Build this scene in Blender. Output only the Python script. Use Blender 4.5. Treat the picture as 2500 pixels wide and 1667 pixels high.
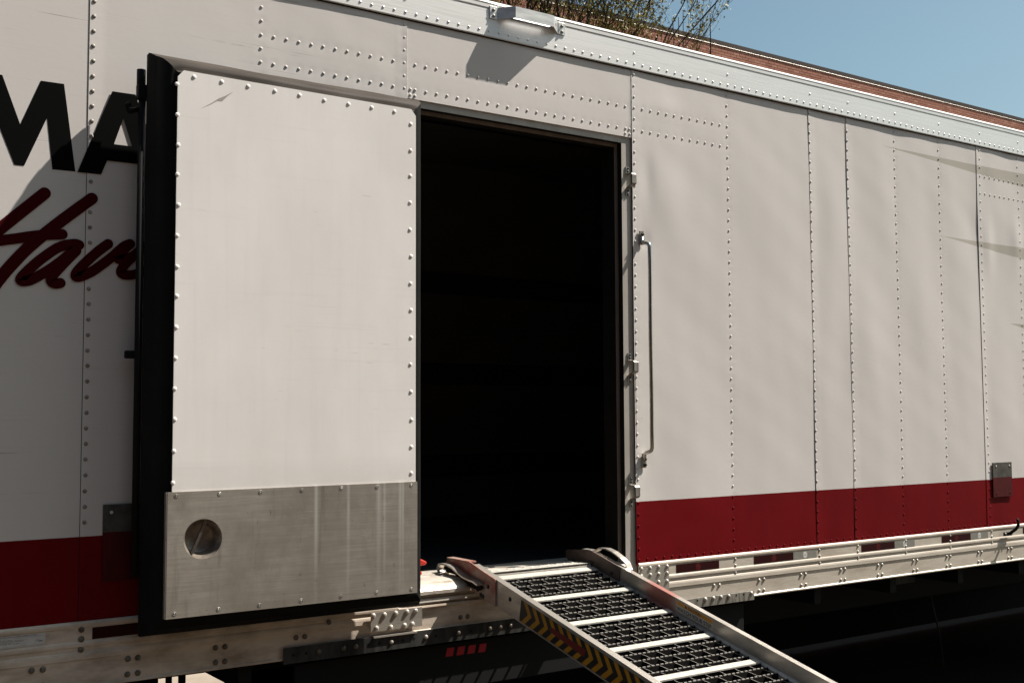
import bpy, bmesh, math, random
import numpy as np
from mathutils import Vector, Matrix

random.seed(11); rng = np.random.default_rng(5)
R = math.radians
for o in list(bpy.data.objects): bpy.data.objects.remove(o)
scene = bpy.context.scene
H = 3.40                      # height above the ground of the upper header rivet row; all z below are relative to it

# ---------------------------------------------------------------- camera
YAW, TILT, ROLL = 0.608570869, 0.0638174622, -0.00469817166
FPX = 2776.62512
CAM = Vector((-2.22600235, -3.94611669, -1.41729027))
Fw = Vector((math.sin(YAW)*math.cos(TILT), math.cos(YAW)*math.cos(TILT), math.sin(TILT)))
R0 = Vector((math.cos(YAW), -math.sin(YAW), 0)); U0 = R0.cross(Fw)
Rt = R0*math.cos(ROLL) + U0*math.sin(ROLL); Up = -R0*math.sin(ROLL) + U0*math.cos(ROLL)
cd = bpy.data.cameras.new('camera'); cam = bpy.data.objects.new('camera', cd); scene.collection.objects.link(cam)
M = Matrix((Rt, Up, -Fw)).transposed().to_4x4(); M.translation = CAM + Vector((0, 0, H))
cam.matrix_world = M
cd.sensor_width = 36; cd.lens = FPX/2500*36; cd.clip_start = 0.05; cd.clip_end = 2000
scene.camera = cam

# ---------------------------------------------------------------- sky, sun, exposure
SUN = Vector((3.2, -1.0, 4.2)).normalized()          # towards the sun
world = bpy.data.worlds.new('World'); scene.world = world; world.use_nodes = True
nt = world.node_tree; nt.nodes.clear()
sky = nt.nodes.new('ShaderNodeTexSky'); sky.sky_type = 'NISHITA'; sky.sun_disc = False
sky.sun_elevation = math.asin(SUN.z)
sky.sun_rotation = math.atan2(SUN.x, SUN.y)
sky.air_density = 1.0; sky.dust_density = 2.2; sky.ozone_density = 1.0; sky.altitude = 100
bg = nt.nodes.new('ShaderNodeBackground'); bg.inputs['Strength'].default_value = 0.055
wo = nt.nodes.new('ShaderNodeOutputWorld')
tint = nt.nodes.new('ShaderNodeMix'); tint.data_type = 'RGBA'; tint.blend_type = 'MULTIPLY'; tint.inputs[0].default_value = 1; tint.inputs[7].default_value = (0.97, 1.12, 1.0, 1)
nt.links.new(sky.outputs[0], tint.inputs[6]); nt.links.new(tint.outputs[2], bg.inputs[0]); nt.links.new(bg.outputs[0], wo.inputs[0])
sl = bpy.data.lights.new('sun', 'SUN'); sl.energy = 5.0; sl.angle = R(0.53); sl.color = (1.0, 0.945, 0.87)
so = bpy.data.objects.new('sun', sl); scene.collection.objects.link(so)
so.rotation_euler = SUN.to_track_quat('Z', 'Y').to_euler(); so.location = (10, -10, 20)
vs = scene.view_settings
vs.view_transform = 'Standard'; vs.look = 'None'; vs.gamma = 1; vs.exposure = 0.90; vs.use_curve_mapping = False

# ---------------------------------------------------------------- materials
def mat(name, col, rough=0.5, metal=0.0, spec=0.5, var=0.0, vscale=(8, 8, 8), bump=0.0, bscale=(60, 60, 60), col2=None, vcon=(0.35, 0.65), rvar=0.0, detail=6):
    m = bpy.data.materials.new(name); m.use_nodes = True
    n = m.node_tree.nodes; l = m.node_tree.links
    b = n['Principled BSDF']
    b.inputs['Roughness'].default_value = rough; b.inputs['Metallic'].default_value = metal
    b.inputs['Specular IOR Level'].default_value = spec
    b.inputs['Base Color'].default_value = (*col, 1)
    geo = n.new('ShaderNodeNewGeometry')
    def noise(scale, det=detail):
        mp = n.new('ShaderNodeVectorMath'); mp.operation = 'MULTIPLY'; mp.inputs[1].default_value = scale
        l.new(geo.outputs['Position'], mp.inputs[0])
        t = n.new('ShaderNodeTexNoise'); t.inputs['Scale'].default_value = 1; t.inputs['Detail'].default_value = det; t.inputs['Roughness'].default_value = 0.62
        l.new(mp.outputs[0], t.inputs['Vector']); return t.outputs['Fac']
    def remap(s, a, b_, c, d):
        r = n.new('ShaderNodeMapRange'); r.inputs[1].default_value = a; r.inputs[2].default_value = b_; r.inputs[3].default_value = c; r.inputs[4].default_value = d
        l.new(s, r.inputs[0]); return r.outputs[0]
    m['_'] = 0
    if var or col2:
        c2 = col2 if col2 else tuple(c*(1-var) for c in col)
        mx = n.new('ShaderNodeMix'); mx.data_type = 'RGBA'
        mx.inputs[6].default_value = (*col, 1); mx.inputs[7].default_value = (*c2, 1)
        f = remap(noise(vscale), vcon[0], vcon[1], 0, 1); l.new(f, mx.inputs[0])
        l.new(mx.outputs[2], b.inputs['Base Color'])
        if rvar:
            l.new(remap(f, 0, 1, rough-rvar, rough+rvar), b.inputs['Roughness'])
    if bump:
        bp = n.new('ShaderNodeBump'); bp.inputs['Strength'].default_value = 1; bp.inputs['Distance'].default_value = bump
        l.new(noise(bscale, 3), bp.inputs['Height']); l.new(bp.outputs[0], b.inputs['Normal'])
    return m

class NB:
    """small helper that writes shader maths on world position"""
    def __init__(s, m):
        s.m = m; s.n = m.node_tree.nodes; s.l = m.node_tree.links
        g = s.n.new('ShaderNodeNewGeometry'); sp = s.n.new('ShaderNodeSeparateXYZ'); s.l.new(g.outputs['Position'], sp.inputs[0])
        s.pos = g.outputs['Position']; s.x, s.y, s.z = sp.outputs
    def op(s, o, a, b=None, c=None):
        k = s.n.new('ShaderNodeMath'); k.operation = o
        for i, v in enumerate((a, b, c)):
            if v is None: continue
            if isinstance(v, (int, float)): k.inputs[i].default_value = v
            else: s.l.new(v, k.inputs[i])
        return k.outputs[0]
    def noise(s, scale, det=5, rough=0.6):
        mp = s.n.new('ShaderNodeVectorMath'); mp.operation = 'MULTIPLY'; mp.inputs[1].default_value = scale
        s.l.new(s.pos, mp.inputs[0])
        t = s.n.new('ShaderNodeTexNoise'); t.inputs['Scale'].default_value = 1; t.inputs['Detail'].default_value = det; t.inputs['Roughness'].default_value = rough
        s.l.new(mp.outputs[0], t.inputs['Vector']); return t.outputs['Fac']
    def ramp(s, v, a, b, c=0, d=1):
        r = s.n.new('ShaderNodeMapRange'); r.inputs[1].default_value = a; r.inputs[2].default_value = b; r.inputs[3].default_value = c; r.inputs[4].default_value = d
        s.l.new(v, r.inputs[0]); return r.outputs[0]
    def mix(s, f, a, b):
        mx = s.n.new('ShaderNodeMix'); mx.data_type = 'RGBA'
        if isinstance(f, (int, float)): mx.inputs[0].default_value = f
        else: s.l.new(f, mx.inputs[0])
        for i, v in ((6, a), (7, b)):
            if isinstance(v, tuple): mx.inputs[i].default_value = (*v, 1)
            else: s.l.new(v, mx.inputs[i])
        return mx.outputs[2]

def paint_material(name, white, red_z=None, metal_top=None):
    """painted aluminium skin: off-white coat, red band below a height, tan wedge graphics, fine wash streaks"""
    m = bpy.data.materials.new(name); m.use_nodes = True
    k = NB(m); b = k.n['Principled BSDF']
    dirt = k.ramp(k.noise((1.3, 1.3, 0.9), 6), 0.35, 0.75, 0, 0.16)
    streak = k.ramp(k.noise((2.2, 2.2, 260), 5, 0.7), 0.58, 0.78, 0, 0.42)
    strength = k.ramp(k.x, 0.2, -1.3, 0.25, 1.0)
    streak = k.op('MULTIPLY', streak, strength)
    long_ = k.ramp(k.noise((0.9, 0.9, 95), 3, 0.5), 0.655, 0.69, 0, 0.6)
    brk = k.ramp(k.noise((5, 5, 30), 3), 0.45, 0.6, 0, 1)
    long_ = k.op('MULTIPLY', k.op('MULTIPLY', long_, brk), k.ramp(k.x, 0.1, -0.7, 0, 1))
    c = k.mix(dirt, white, tuple(v*0.62 for v in (white[0], white[1]*0.97, white[2]*0.92)))
    c = k.mix(streak, c, tuple(v*0.45 for v in white))
    c = k.mix(long_, c, (0.10, 0.09, 0.08))
    speck = k.ramp(k.noise((55, 55, 40), 2, 0.4), 0.795, 0.81, 0, 0.5)
    c = k.mix(speck, c, (0.13, 0.12, 0.11))
    def wedge(c, px, pz, s1, s2):
        dx = k.op('SUBTRACT', k.x, px); dz = k.op('SUBTRACT', k.z, pz + H)
        up = k.op('ADD', k.op('MULTIPLY', dx, s1[0]), k.op('MULTIPLY', k.op('MULTIPLY', dx, dx), s1[1]))
        lo = k.op('ADD', k.op('MULTIPLY', dx, s2[0]), k.op('MULTIPLY', k.op('MULTIPLY', dx, dx), s2[1]))
        f = k.op('MULTIPLY', k.op('LESS_THAN', dz, up), k.op('GREATER_THAN', dz, lo))
        f = k.op('MULTIPLY', f, k.op('GREATER_THAN', dx, 0.0))
        return k.mix(k.op('MULTIPLY', f, 0.85), c, (0.42, 0.385, 0.325))
    c = wedge(c, 3.03, 0.066, (-0.010, 0.008), (-0.062, 0.002))
    c = wedge(c, 3.571, -0.397, (-0.006, 0.0), (-0.094, 0.002))
    c = wedge(c, 4.23, -0.878, (0.0, 0.0), (-0.16, 0.0))
    if red_z is not None:
        wob = k.op('MULTIPLY', k.op('SUBTRACT', k.noise((30, 30, 30), 2), 0.5), 0.0012)
        f = k.op('LESS_THAN', k.op('ADD', k.z, wob), red_z + H)
        redv = k.mix(k.ramp(k.noise((6, 6, 2.2), 6), 0.3, 0.75, 0, 1), (0.165, 0.0045, 0.007), (0.125, 0.0042, 0.006))
        redv = k.mix(k.ramp(k.noise((120, 120, 120), 3), 0.64, 0.8, 0, 0.1), redv, (0.26, 0.05, 0.045))
        chip = k.ramp(k.noise((210, 210, 210), 2, 0.4), 0.74, 0.76, 0, 0.7)
        chip = k.op('MULTIPLY', chip, k.ramp(k.noise((7, 7, 7), 2), 0.55, 0.7))
        redv = k.mix(chip, redv, (0.34, 0.22, 0.18))
        c = k.mix(f, c, redv); k.l.new(k.ramp(f, 0, 1, 0.16, 0.05), b.inputs['Specular IOR Level'])
    k.l.new(c, b.inputs['Base Color'])
    b.inputs['Roughness'].default_value = 0.5
    if red_z is None: b.inputs['Specular IOR Level'].default_value = 0.16
    rg = k.ramp(k.noise((3, 3, 40), 4), 0.3, 0.7, 0.45, 0.6); k.l.new(rg, b.inputs['Roughness'])
    bp = k.n.new('ShaderNodeBump'); bp.inputs['Strength'].default_value = 0.5; bp.inputs['Distance'].default_value = 0.0004
    k.l.new(k.noise((30, 30, 55), 4), bp.inputs['Height']); k.l.new(bp.outputs[0], b.inputs['Normal'])
    return m

WHITE = (0.685, 0.642, 0.608)
M_ = {}
M_['skin'] = paint_material('painted_skin', WHITE, -1.816)
M_['liner'] = mat('door_liner', (0.88, 0.835, 0.775), 0.5, 0, 0.2, col2=(0.80, 0.755, 0.695), vscale=(3, 3, 1.6), vcon=(0.4, 0.75), bump=0.00008, bscale=(70, 70, 40))
def liner_mat():
    m = bpy.data.materials.new('door_liner'); m.use_nodes = True; k = NB(m); b = k.n['Principled BSDF']
    c = k.mix(k.ramp(k.noise((3, 3, 1.6), 6), 0.38, 0.72), (0.865, 0.82, 0.782), (0.79, 0.745, 0.705))
    c = k.mix(k.ramp(k.noise((38, 38, 1.4), 5), 0.52, 0.75, 0, 0.08), c, (0.50, 0.46, 0.42))
    c = k.mix(k.ramp(k.noise((2, 2, 60), 4), 0.6, 0.8, 0, 0.12), c, (0.45, 0.41, 0.37))
    low = k.op('MULTIPLY', k.ramp(k.z, H-1.56, H-1.66, 0, 0.30), k.ramp(k.noise((5, 5, 9), 4), 0.3, 0.65, 0.4, 1))  # grey smudge above the kick plate, with its reflection painted in
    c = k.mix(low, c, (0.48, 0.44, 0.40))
    scr = k.op('MULTIPLY', k.ramp(k.noise((14, 14, 120), 2, 0.4), 0.70, 0.72, 0, 0.5), k.ramp(k.noise((6, 6, 6), 2), 0.58, 0.66))
    c = k.mix(scr, c, (0.52, 0.48, 0.44))
    c = k.mix(k.ramp(k.noise((60, 60, 60), 2, 0.4), 0.80, 0.815, 0, 0.6), c, (0.22, 0.20, 0.18))
    k.l.new(c, b.inputs['Base Color']); b.inputs['Roughness'].default_value = 0.5; b.inputs['Specular IOR Level'].default_value = 0.2
    bp = k.n.new('ShaderNodeBump'); bp.inputs['Strength'].default_value = 0.6; bp.inputs['Distance'].default_value = 0.003
    k.l.new(k.noise((2.2, 2.2, 1.5), 3), bp.inputs['Height']); k.l.new(bp.outputs[0], b.inputs['Normal'])
    return m
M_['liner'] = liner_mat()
M_['rail_top'] = mat('top_rail_aluminium', (0.84, 0.81, 0.77), 0.38, 0.42, 0.4, col2=(0.68, 0.655, 0.62), vscale=(2.5, 2.5, 130), vcon=(0.45, 0.8), bump=0.0003, bscale=(6, 6, 240))
M_['rail'] = mat('bottom_rail_aluminium', (0.64, 0.57, 0.485), 0.48, 0.2, 0.35, col2=(0.43, 0.36, 0.29), vscale=(3, 3, 16), vcon=(0.42, 0.72), bump=0.0004, bscale=(20, 20, 160), rvar=0.08)
M_['rail_dirty'] = mat('bottom_rail_road_grime', (0.66, 0.56, 0.46), 0.55, 0.1, 0.3, col2=(0.33, 0.255, 0.19), vscale=(5, 5, 14), vcon=(0.40, 0.68), bump=0.0006, bscale=(60, 60, 60), detail=9)
M_['alu'] = mat('mill_aluminium', (0.52, 0.48, 0.43), 0.42, 0.6, 0.5, col2=(0.34, 0.31, 0.27), vscale=(9, 9, 30), vcon=(0.4, 0.7), rvar=0.08)
M_['galv'] = mat('galvanised_steel', (0.36, 0.34, 0.30), 0.5, 0.5, 0.5, col2=(0.14, 0.125, 0.105), vscale=(45, 45, 7), vcon=(0.40, 0.66), rvar=0.1)
M_['galv_dark'] = mat('grimy_steel', (0.050, 0.048, 0.045), 0.6, 0.2, 0.3, col2=(0.016, 0.015, 0.014), vscale=(25, 25, 8), vcon=(0.4, 0.62))
M_['rivet_metal'] = mat('rivet_metal', (0.62, 0.575, 0.51), 0.40, 0.25, 0.5, col2=(0.40, 0.35, 0.29), vscale=(40, 40, 40))
M_['rivet_old'] = mat('rivet_old', (0.34, 0.31, 0.27), 0.5, 0.3, 0.3, col2=(0.20, 0.18, 0.155), vscale=(60, 60, 60))
M_['rivet_grime'] = mat('rivet_grime', (0.20, 0.17, 0.135), 0.5, 0.4, 0.5, col2=(0.08, 0.065, 0.05), vscale=(60, 60, 60))
M_['rubber'] = mat('black_rubber', (0.006, 0.006, 0.006), 0.6, 0, 0.1, col2=(0.010, 0.009, 0.008), vscale=(12, 12, 12), bump=0.0008, bscale=(14, 30, 30))
M_['rubber_top'] = mat('sunlit_top_rubber', (0.075, 0.062, 0.052), 0.6, 0, 0.06, col2=(0.035, 0.029, 0.025), vscale=(3, 20, 30), vcon=(0.35, 0.7))  # lighter copy for the top gasket; sun and sky light painted into the colour
M_['frame'] = mat('door_frame_aluminium', (0.52, 0.475, 0.42), 0.5, 0.15, 0.3, col2=(0.40, 0.36, 0.315), vscale=(8, 8, 3), rvar=0.06)
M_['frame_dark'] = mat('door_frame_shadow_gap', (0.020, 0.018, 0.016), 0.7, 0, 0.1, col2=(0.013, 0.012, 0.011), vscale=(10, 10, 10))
M_['seal'] = mat('brown_inner_seal', (0.24, 0.19, 0.155), 0.6, 0, 0.2, col2=(0.16, 0.125, 0.10), vscale=(14, 14, 5))
M_['interior'] = mat('stained_liner', (0.17, 0.15, 0.12), 0.8, 0, 0.1, col2=(0.12, 0.105, 0.085), vscale=(1.5, 1.5, 1.5))
M_['interior_dark'] = mat('cargo_track', (0.02, 0.02, 0.02), 0.6)
M_['floor'] = mat('cargo_floor', (0.05, 0.055, 0.06), 0.55, 0.5, 0.4, col2=(0.02, 0.022, 0.024), vscale=(3, 40, 3))
M_['sill'] = mat('worn_sill', (0.60, 0.54, 0.47), 0.45, 0.3, 0.5, col2=(0.30, 0.235, 0.175), vscale=(14, 30, 30), vcon=(0.5, 0.72), bump=0.0006, bscale=(50, 50, 50))
M_['black'] = mat('black_paint', (0.008, 0.008, 0.008), 0.6, 0, 0.15)
M_['under'] = mat('underbody_black', (0.008, 0.008, 0.008), 0.8, 0, 0.2)
M_['stainless'] = mat('stainless_bar', (0.62, 0.59, 0.55), 0.22, 0.95, 0.5, col2=(0.45, 0.42, 0.38), vscale=(40, 40, 10))
M_['lamp_body'] = mat('lamp_housing', (0.80, 0.77, 0.72), 0.38, 0.8, 0.5, col2=(0.58, 0.56, 0.53), vscale=(8, 8, 60))
M_['lamp_inside'] = mat('lamp_inside', (0.12, 0.12, 0.115), 0.5, 0.3, 0.5)
M_['lens'] = mat('lamp_lens', (0.85, 0.87, 0.88), 0.08, 0.0, 0.8)
M_['lens'].node_tree.nodes['Principled BSDF'].inputs['Emission Color'].default_value = (1, 1, 1, 1); M_['lens'].node_tree.nodes['Principled BSDF'].inputs['Emission Strength'].default_value = 1.2
M_['letter_black'] = mat('black_vinyl', (0.003, 0.003, 0.003), 0.7, 0, 0.03)
M_['letter_red'] = mat('maroon_vinyl', (0.05, 0.002, 0.003), 0.7, 0, 0.04)
M_['tape_red'] = mat('reflective_tape_red', (0.030, 0.0025, 0.003), 0.5, 0, 0.12, col2=(0.022, 0.002, 0.0025), vscale=(300, 300, 300))
M_['tape_mark'] = mat('tape_emblem_red', (0.085, 0.008, 0.008), 0.5, 0, 0.12)
M_['tape_white'] = mat('reflective_tape_silver', (0.29, 0.28, 0.25), 0.4, 0.2, 0.5, col2=(0.24, 0.23, 0.205), vscale=(60, 60, 60))
M_['tape_emblem'] = mat('tape_emblem_silver', (0.62, 0.60, 0.55), 0.4, 0, 0.5)
M_['label'] = mat('label_paper', (0.62, 0.60, 0.58), 0.5, 0, 0.4, col2=(0.5, 0.48, 0.46), vscale=(30, 30, 30))
M_['ink'] = mat('label_ink', (0.02, 0.018, 0.016), 0.5)
M_['ramp'] = mat('ramp_aluminium', (0.50, 0.46, 0.41), 0.38, 0.6, 0.5, col2=(0.33, 0.295, 0.26), vscale=(7, 7, 26), vcon=(0.4, 0.7), rvar=0.09, bump=0.0004, bscale=(30, 30, 150))
M_['ramp_red'] = None
M_['tread'] = mat('worn_tread', (0.50, 0.47, 0.42), 0.6, 0.05, 0.3, col2=(0.40, 0.37, 0.325), vscale=(40, 40, 40), bump=0.0006, bscale=(300, 300, 300))
M_['grating_top'] = mat('worn_grating_edge', (0.26, 0.24, 0.215), 0.5, 0.2, 0.3)
M_['grating'] = mat('serrated_grating', (0.014, 0.012, 0.011), 0.7, 0, 0.06, col2=(0.009, 0.008, 0.007), vscale=(30, 30, 30))
M_['hazard_black'] = mat('hazard_black', (0.012, 0.012, 0.012), 0.45)
M_['hazard_yellow'] = mat('hazard_yellow', (0.42, 0.20, 0.012), 0.45, 0, 0.4, col2=(0.34, 0.155, 0.01), vscale=(40, 40, 40))
M_['tape_dark_red'] = mat('adhesive_tape_red', (0.13, 0.012, 0.012), 0.5)
M_['orange'] = mat('caution_orange', (0.55, 0.24, 0.03), 0.5)
M_['red_plastic'] = mat('red_plastic', (0.62, 0.045, 0.028), 0.4)
M_['brick'] = mat('brick_wall', (0.40, 0.185, 0.130), 0.85, 0, 0.1, col2=(0.30, 0.13, 0.09), vscale=(2.2, 2.2, 9))
M_['brick2'] = mat('brick_wall_pale', (0.45, 0.225, 0.165), 0.85, 0, 0.1, col2=(0.37, 0.17, 0.12), vscale=(3, 3, 9))
M_['mortar'] = mat('mortar', (0.20, 0.10, 0.075), 0.9, 0, 0.1)
M_['coping'] = mat('coping_brown', (0.075, 0.055, 0.046), 0.7, 0, 0.1, col2=(0.062, 0.047, 0.04), vscale=(0.5, 3, 3))
M_['coping_edge'] = mat('coping_drip_edge', (0.62, 0.56, 0.48), 0.45, 0.2, 0.5)
M_['bark'] = mat('bark', (0.040, 0.031, 0.024), 0.9, 0, 0.1, col2=(0.022, 0.017, 0.013), vscale=(12, 12, 4))
M_['leaf'] = mat('spring_leaf', (0.30, 0.25, 0.055), 0.6, 0, 0.2, col2=(0.19, 0.16, 0.04), vscale=(6, 6, 6))
M_['tyre'] = mat('tyre', (0.008, 0.008, 0.008), 0.8, 0, 0.1)
def red_worn():
    m = bpy.data.materials.new('worn_red_paint'); m.use_nodes = True; k = NB(m); b = k.n['Principled BSDF']
    f = k.ramp(k.noise((9, 9, 12), 6), 0.42, 0.62)
    k.l.new(k.mix(f, (0.30, 0.115, 0.085), (0.42, 0.34, 0.28)), b.inputs['Base Color'])
    b.inputs['Roughness'].default_value = 0.5; b.inputs['Metallic'].default_value = 0.25
    return m
M_['ramp_red'] = red_worn()
def rail_inner():
    m = bpy.data.materials.new('ramp_rail_with_red_scuff'); m.use_nodes = True; k = NB(m); b = k.n['Principled BSDF']
    dy = k.op('DIVIDE', k.op('ADD', k.y, 0.45), 0.13); d = k.op('ABSOLUTE', dy)
    f = k.ramp(k.op('ADD', d, k.op('MULTIPLY', k.noise((14, 14, 14), 4), 0.8)), 0.75, 1.25, 0.85, 0)
    base = k.mix(k.ramp(k.noise((7, 7, 26), 6), 0.4, 0.7), (0.50, 0.46, 0.41), (0.33, 0.295, 0.26))
    k.l.new(k.mix(f, base, (0.40, 0.13, 0.11)), b.inputs['Base Color'])
    b.inputs['Roughness'].default_value = 0.38; b.inputs['Metallic'].default_value = 0.55
    return m
M_['ramp_inner'] = rail_inner()
def kick():
    m = bpy.data.materials.new('kick_plate_aluminium'); m.use_nodes = True; k = NB(m); b = k.n['Principled BSDF']
    grain = k.noise((4, 4, 120), 6); blot = k.noise((7, 7, 5), 6); vert = k.noise((26, 26, 2.5), 5)
    c = k.mix(k.ramp(grain, 0.3, 0.7), (0.52, 0.468, 0.412), (0.38, 0.338, 0.293))
    c = k.mix(k.ramp(k.noise((3.2, 3.2, 2.4), 5), 0.42, 0.66, 0, 0.6), c, (0.27, 0.237, 0.20))
    c = k.mix(k.ramp(k.noise((60, 60, 34), 3), 0.68, 0.74, 0, 0.5), c, (0.10, 0.085, 0.07))
    c = k.mix(k.ramp(blot, 0.46, 0.68, 0, 0.8), c, (0.25, 0.215, 0.175))
    c = k.mix(k.ramp(vert, 0.62, 0.72, 0, 0.35), c, (0.13, 0.11, 0.09))
    # pale vertical streaks, weaker towards the bottom
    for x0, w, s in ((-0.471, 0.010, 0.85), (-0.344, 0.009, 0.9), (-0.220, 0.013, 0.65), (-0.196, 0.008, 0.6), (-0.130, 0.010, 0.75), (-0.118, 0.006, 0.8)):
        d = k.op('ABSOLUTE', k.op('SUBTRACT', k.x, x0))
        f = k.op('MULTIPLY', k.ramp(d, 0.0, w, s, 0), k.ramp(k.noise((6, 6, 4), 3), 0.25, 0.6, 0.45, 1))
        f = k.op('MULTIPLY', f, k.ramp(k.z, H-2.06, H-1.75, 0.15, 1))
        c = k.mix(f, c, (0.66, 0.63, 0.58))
    scr = k.ramp(k.noise((5, 5, 420), 2, 0.4), 0.70, 0.73, 0, 0.7)
    scr = k.op('MULTIPLY', scr, k.ramp(k.noise((8, 8, 14), 2), 0.5, 0.6))
    c = k.mix(scr, c, (0.70, 0.66, 0.60))
    k.l.new(c, b.inputs['Base Color'])
    b.inputs['Metallic'].default_value = 0.55
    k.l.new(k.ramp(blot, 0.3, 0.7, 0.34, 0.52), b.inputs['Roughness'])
    bp = k.n.new('ShaderNodeBump'); bp.inputs['Strength'].default_value = 0.6; bp.inputs['Distance'].default_value = 0.0005
    k.l.new(k.noise((5, 5, 200), 4), bp.inputs['Height']); k.l.new(bp.outputs[0], b.inputs['Normal'])
    return m
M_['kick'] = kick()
def asphalt():
    m = bpy.data.materials.new('asphalt'); m.use_nodes = True; k = NB(m); b = k.n['Principled BSDF']
    c = k.mix(k.ramp(k.noise((0.4, 0.4, 0.4), 8), 0.3, 0.7), (0.034, 0.031, 0.028), (0.022, 0.02, 0.018))
    c = k.mix(k.ramp(k.noise((90, 90, 90), 3), 0.55, 0.75), c, (0.06, 0.055, 0.05))
    k.l.new(c, b.inputs['Base Color']); b.inputs['Roughness'].default_value = 0.95; b.inputs['Specular IOR Level'].default_value = 0.1
    bp = k.n.new('ShaderNodeBump'); bp.inputs['Distance'].default_value = 0.006; k.l.new(k.noise((110, 110, 110), 3), bp.inputs['Height']); k.l.new(bp.outputs[0], b.inputs['Normal'])
    return m
M_['asphalt'] = asphalt()
M_['concrete'] = mat('concrete', (0.34, 0.28, 0.225), 0.9, 0, 0.2, col2=(0.26, 0.215, 0.17), vscale=(2, 2, 2), bump=0.003, bscale=(60, 60, 60))

# ---------------------------------------------------------------- mesh helpers (z values get + H)
COL = scene.collection
class MB:
    def __init__(s): s.v = []; s.f = []; s.mi = []; s.sm = []
    def add(s, vs, fs, mi=0, smooth=False):
        o = len(s.v); s.v += [tuple(v) for v in vs]; s.f += [tuple(i+o for i in f) for f in fs]
        s.mi += [mi]*len(fs); s.sm += [smooth]*len(fs); return s
    def box(s, x0, x1, y0, y1, z0, z1, b=0.0, mi=0):
        if b <= 0:
            v = [(x, y, z) for x in (x0, x1) for y in (y0, y1) for z in (z0, z1)]
            return s.add(v, [(0, 1, 3, 2), (4, 6, 7, 5), (0, 4, 5, 1), (2, 3, 7, 6), (0, 2, 6, 4), (1, 5, 7, 3)], mi)
        bm = bmesh.new(); bmesh.ops.create_cube(bm, size=1)
        for vv in bm.verts:
            vv.co = Vector(((x0+x1)/2+vv.co.x*(x1-x0), (y0+y1)/2+vv.co.y*(y1-y0), (z0+z1)/2+vv.co.z*(z1-z0)))
        bmesh.ops.bevel(bm, geom=list(bm.edges), offset=b, segments=2, affect='EDGES', profile=0.6)
        bm.verts.index_update()
        s.add([vv.co for vv in bm.verts], [[vv.index for vv in f.verts] for f in bm.faces], mi); bm.free(); return s
    def extrude_x(s, prof, x0, x1, mi=0, closed=False, caps=True, n=1):
        k = len(prof); xs = [x0+(x1-x0)*i/n for i in range(n+1)]
        v = [(x, p[0], p[1]) for x in xs for p in prof]
        f = []
        for i in range(n):
            for j in range(k if closed else k-1):
                a = i*k+j; b = i*k+(j+1) % k; f.append((a, b, b+k, a+k))
        if caps: f += [tuple(range(k))[::-1], tuple(range(n*k, n*k+k))]
        return s.add(v, f, mi)
    def prism(s, poly, axis, a0, a1, mi=0):
        """poly of 2D points; axis 'x' -> (y,z), 'y' -> (x,z)"""
        k = len(poly)
        mk = (lambda p, a: (a, p[0], p[1])) if axis == 'x' else (lambda p, a: (p[0], a, p[1]))
        v = [mk(p, a0) for p in poly] + [mk(p, a1) for p in poly]
        f = [tuple(range(k))[::-1], tuple(range(k, 2*k))] + [(i, (i+1) % k, k+(i+1) % k, k+i) for i in range(k)]
        return s.add(v, f, mi)
    def tube(s, pts, r, seg=10, mi=0, caps=True):
        pts = [Vector(p) for p in pts]; n = len(pts); rr = r if isinstance(r, (list, tuple)) else [r]*n
        v = []; f = []; prev = None
        for i, p in enumerate(pts):
            t = (pts[min(i+1, n-1)]-pts[max(i-1, 0)]).normalized()
            if prev is None:
                a = Vector((0, 0, 1)) if abs(t.z) < 0.9 else Vector((1, 0, 0)); u = t.cross(a).normalized()
            else: u = (prev - t*prev.dot(t)).normalized()
            prev = u; w = t.cross(u)
            for j in range(seg):
                an = 2*math.pi*j/seg; v.append(p + (u*math.cos(an)+w*math.sin(an))*rr[i])
        for i in range(n-1):
            for j in range(seg):
                a = i*seg+j; b = i*seg+(j+1) % seg; f.append((a, b, b+seg, a+seg))
        if caps: f += [tuple(range(seg))[::-1], tuple(range((n-1)*seg, n*seg))]
        return s.add(v, f, mi, True)
    def lathe(s, c, prof, seg=16, mi=0, axis=(0, -1, 0), smooth=True):
        """prof of (radius, height along axis)"""
        ax = Vector(axis).normalized(); a = Vector((0, 0, 1)) if abs(ax.z) < 0.9 else Vector((1, 0, 0))
        u = ax.cross(a).normalized(); w = ax.cross(u); c = Vector(c); v = []; f = []; k = len(prof)
        for r_, h in prof:
            for j in range(seg):
                an = 2*math.pi*j/seg; v.append(c+ax*h+(u*math.cos(an)+w*math.sin(an))*r_)
        for i in range(k-1):
            for j in range(seg):
                p = i*seg+j; q = i*seg+(j+1) % seg; f.append((p, q, q+seg, p+seg))
        f.append(tuple(range((k-1)*seg, k*seg)))
        return s.add(v, f, mi, smooth)
    def mesh(s, name, mats, dz=H):
        me = bpy.data.meshes.new(name)
        me.from_pydata([(a, b, c+dz) for a, b, c in s.v], [], s.f)
        for m in (mats if isinstance(mats, (list, tuple)) else [mats]): me.materials.append(M_[m] if isinstance(m, str) else m)
        me.polygons.foreach_set('material_index', s.mi); me.polygons.foreach_set('use_smooth', s.sm)
        bm = bmesh.new(); bm.from_mesh(me); bmesh.ops.recalc_face_normals(bm, faces=bm.faces); bm.to_mesh(me); bm.free()
        me.update(); return me
    def build(s, name, mats, parent=None, **kw):
        return link(name, s.mesh(name, mats), parent, **kw)
def link(name, me, parent=None, **kw):
    o = bpy.data.objects.new(name, me); COL.objects.link(o)
    if parent is not None:
        o.parent = parent
        if parent.type == 'EMPTY': o.matrix_parent_inverse = Matrix.Translation(-parent.location)
    for k_, v_ in kw.items(): o[k_] = v_
    return o
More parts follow.
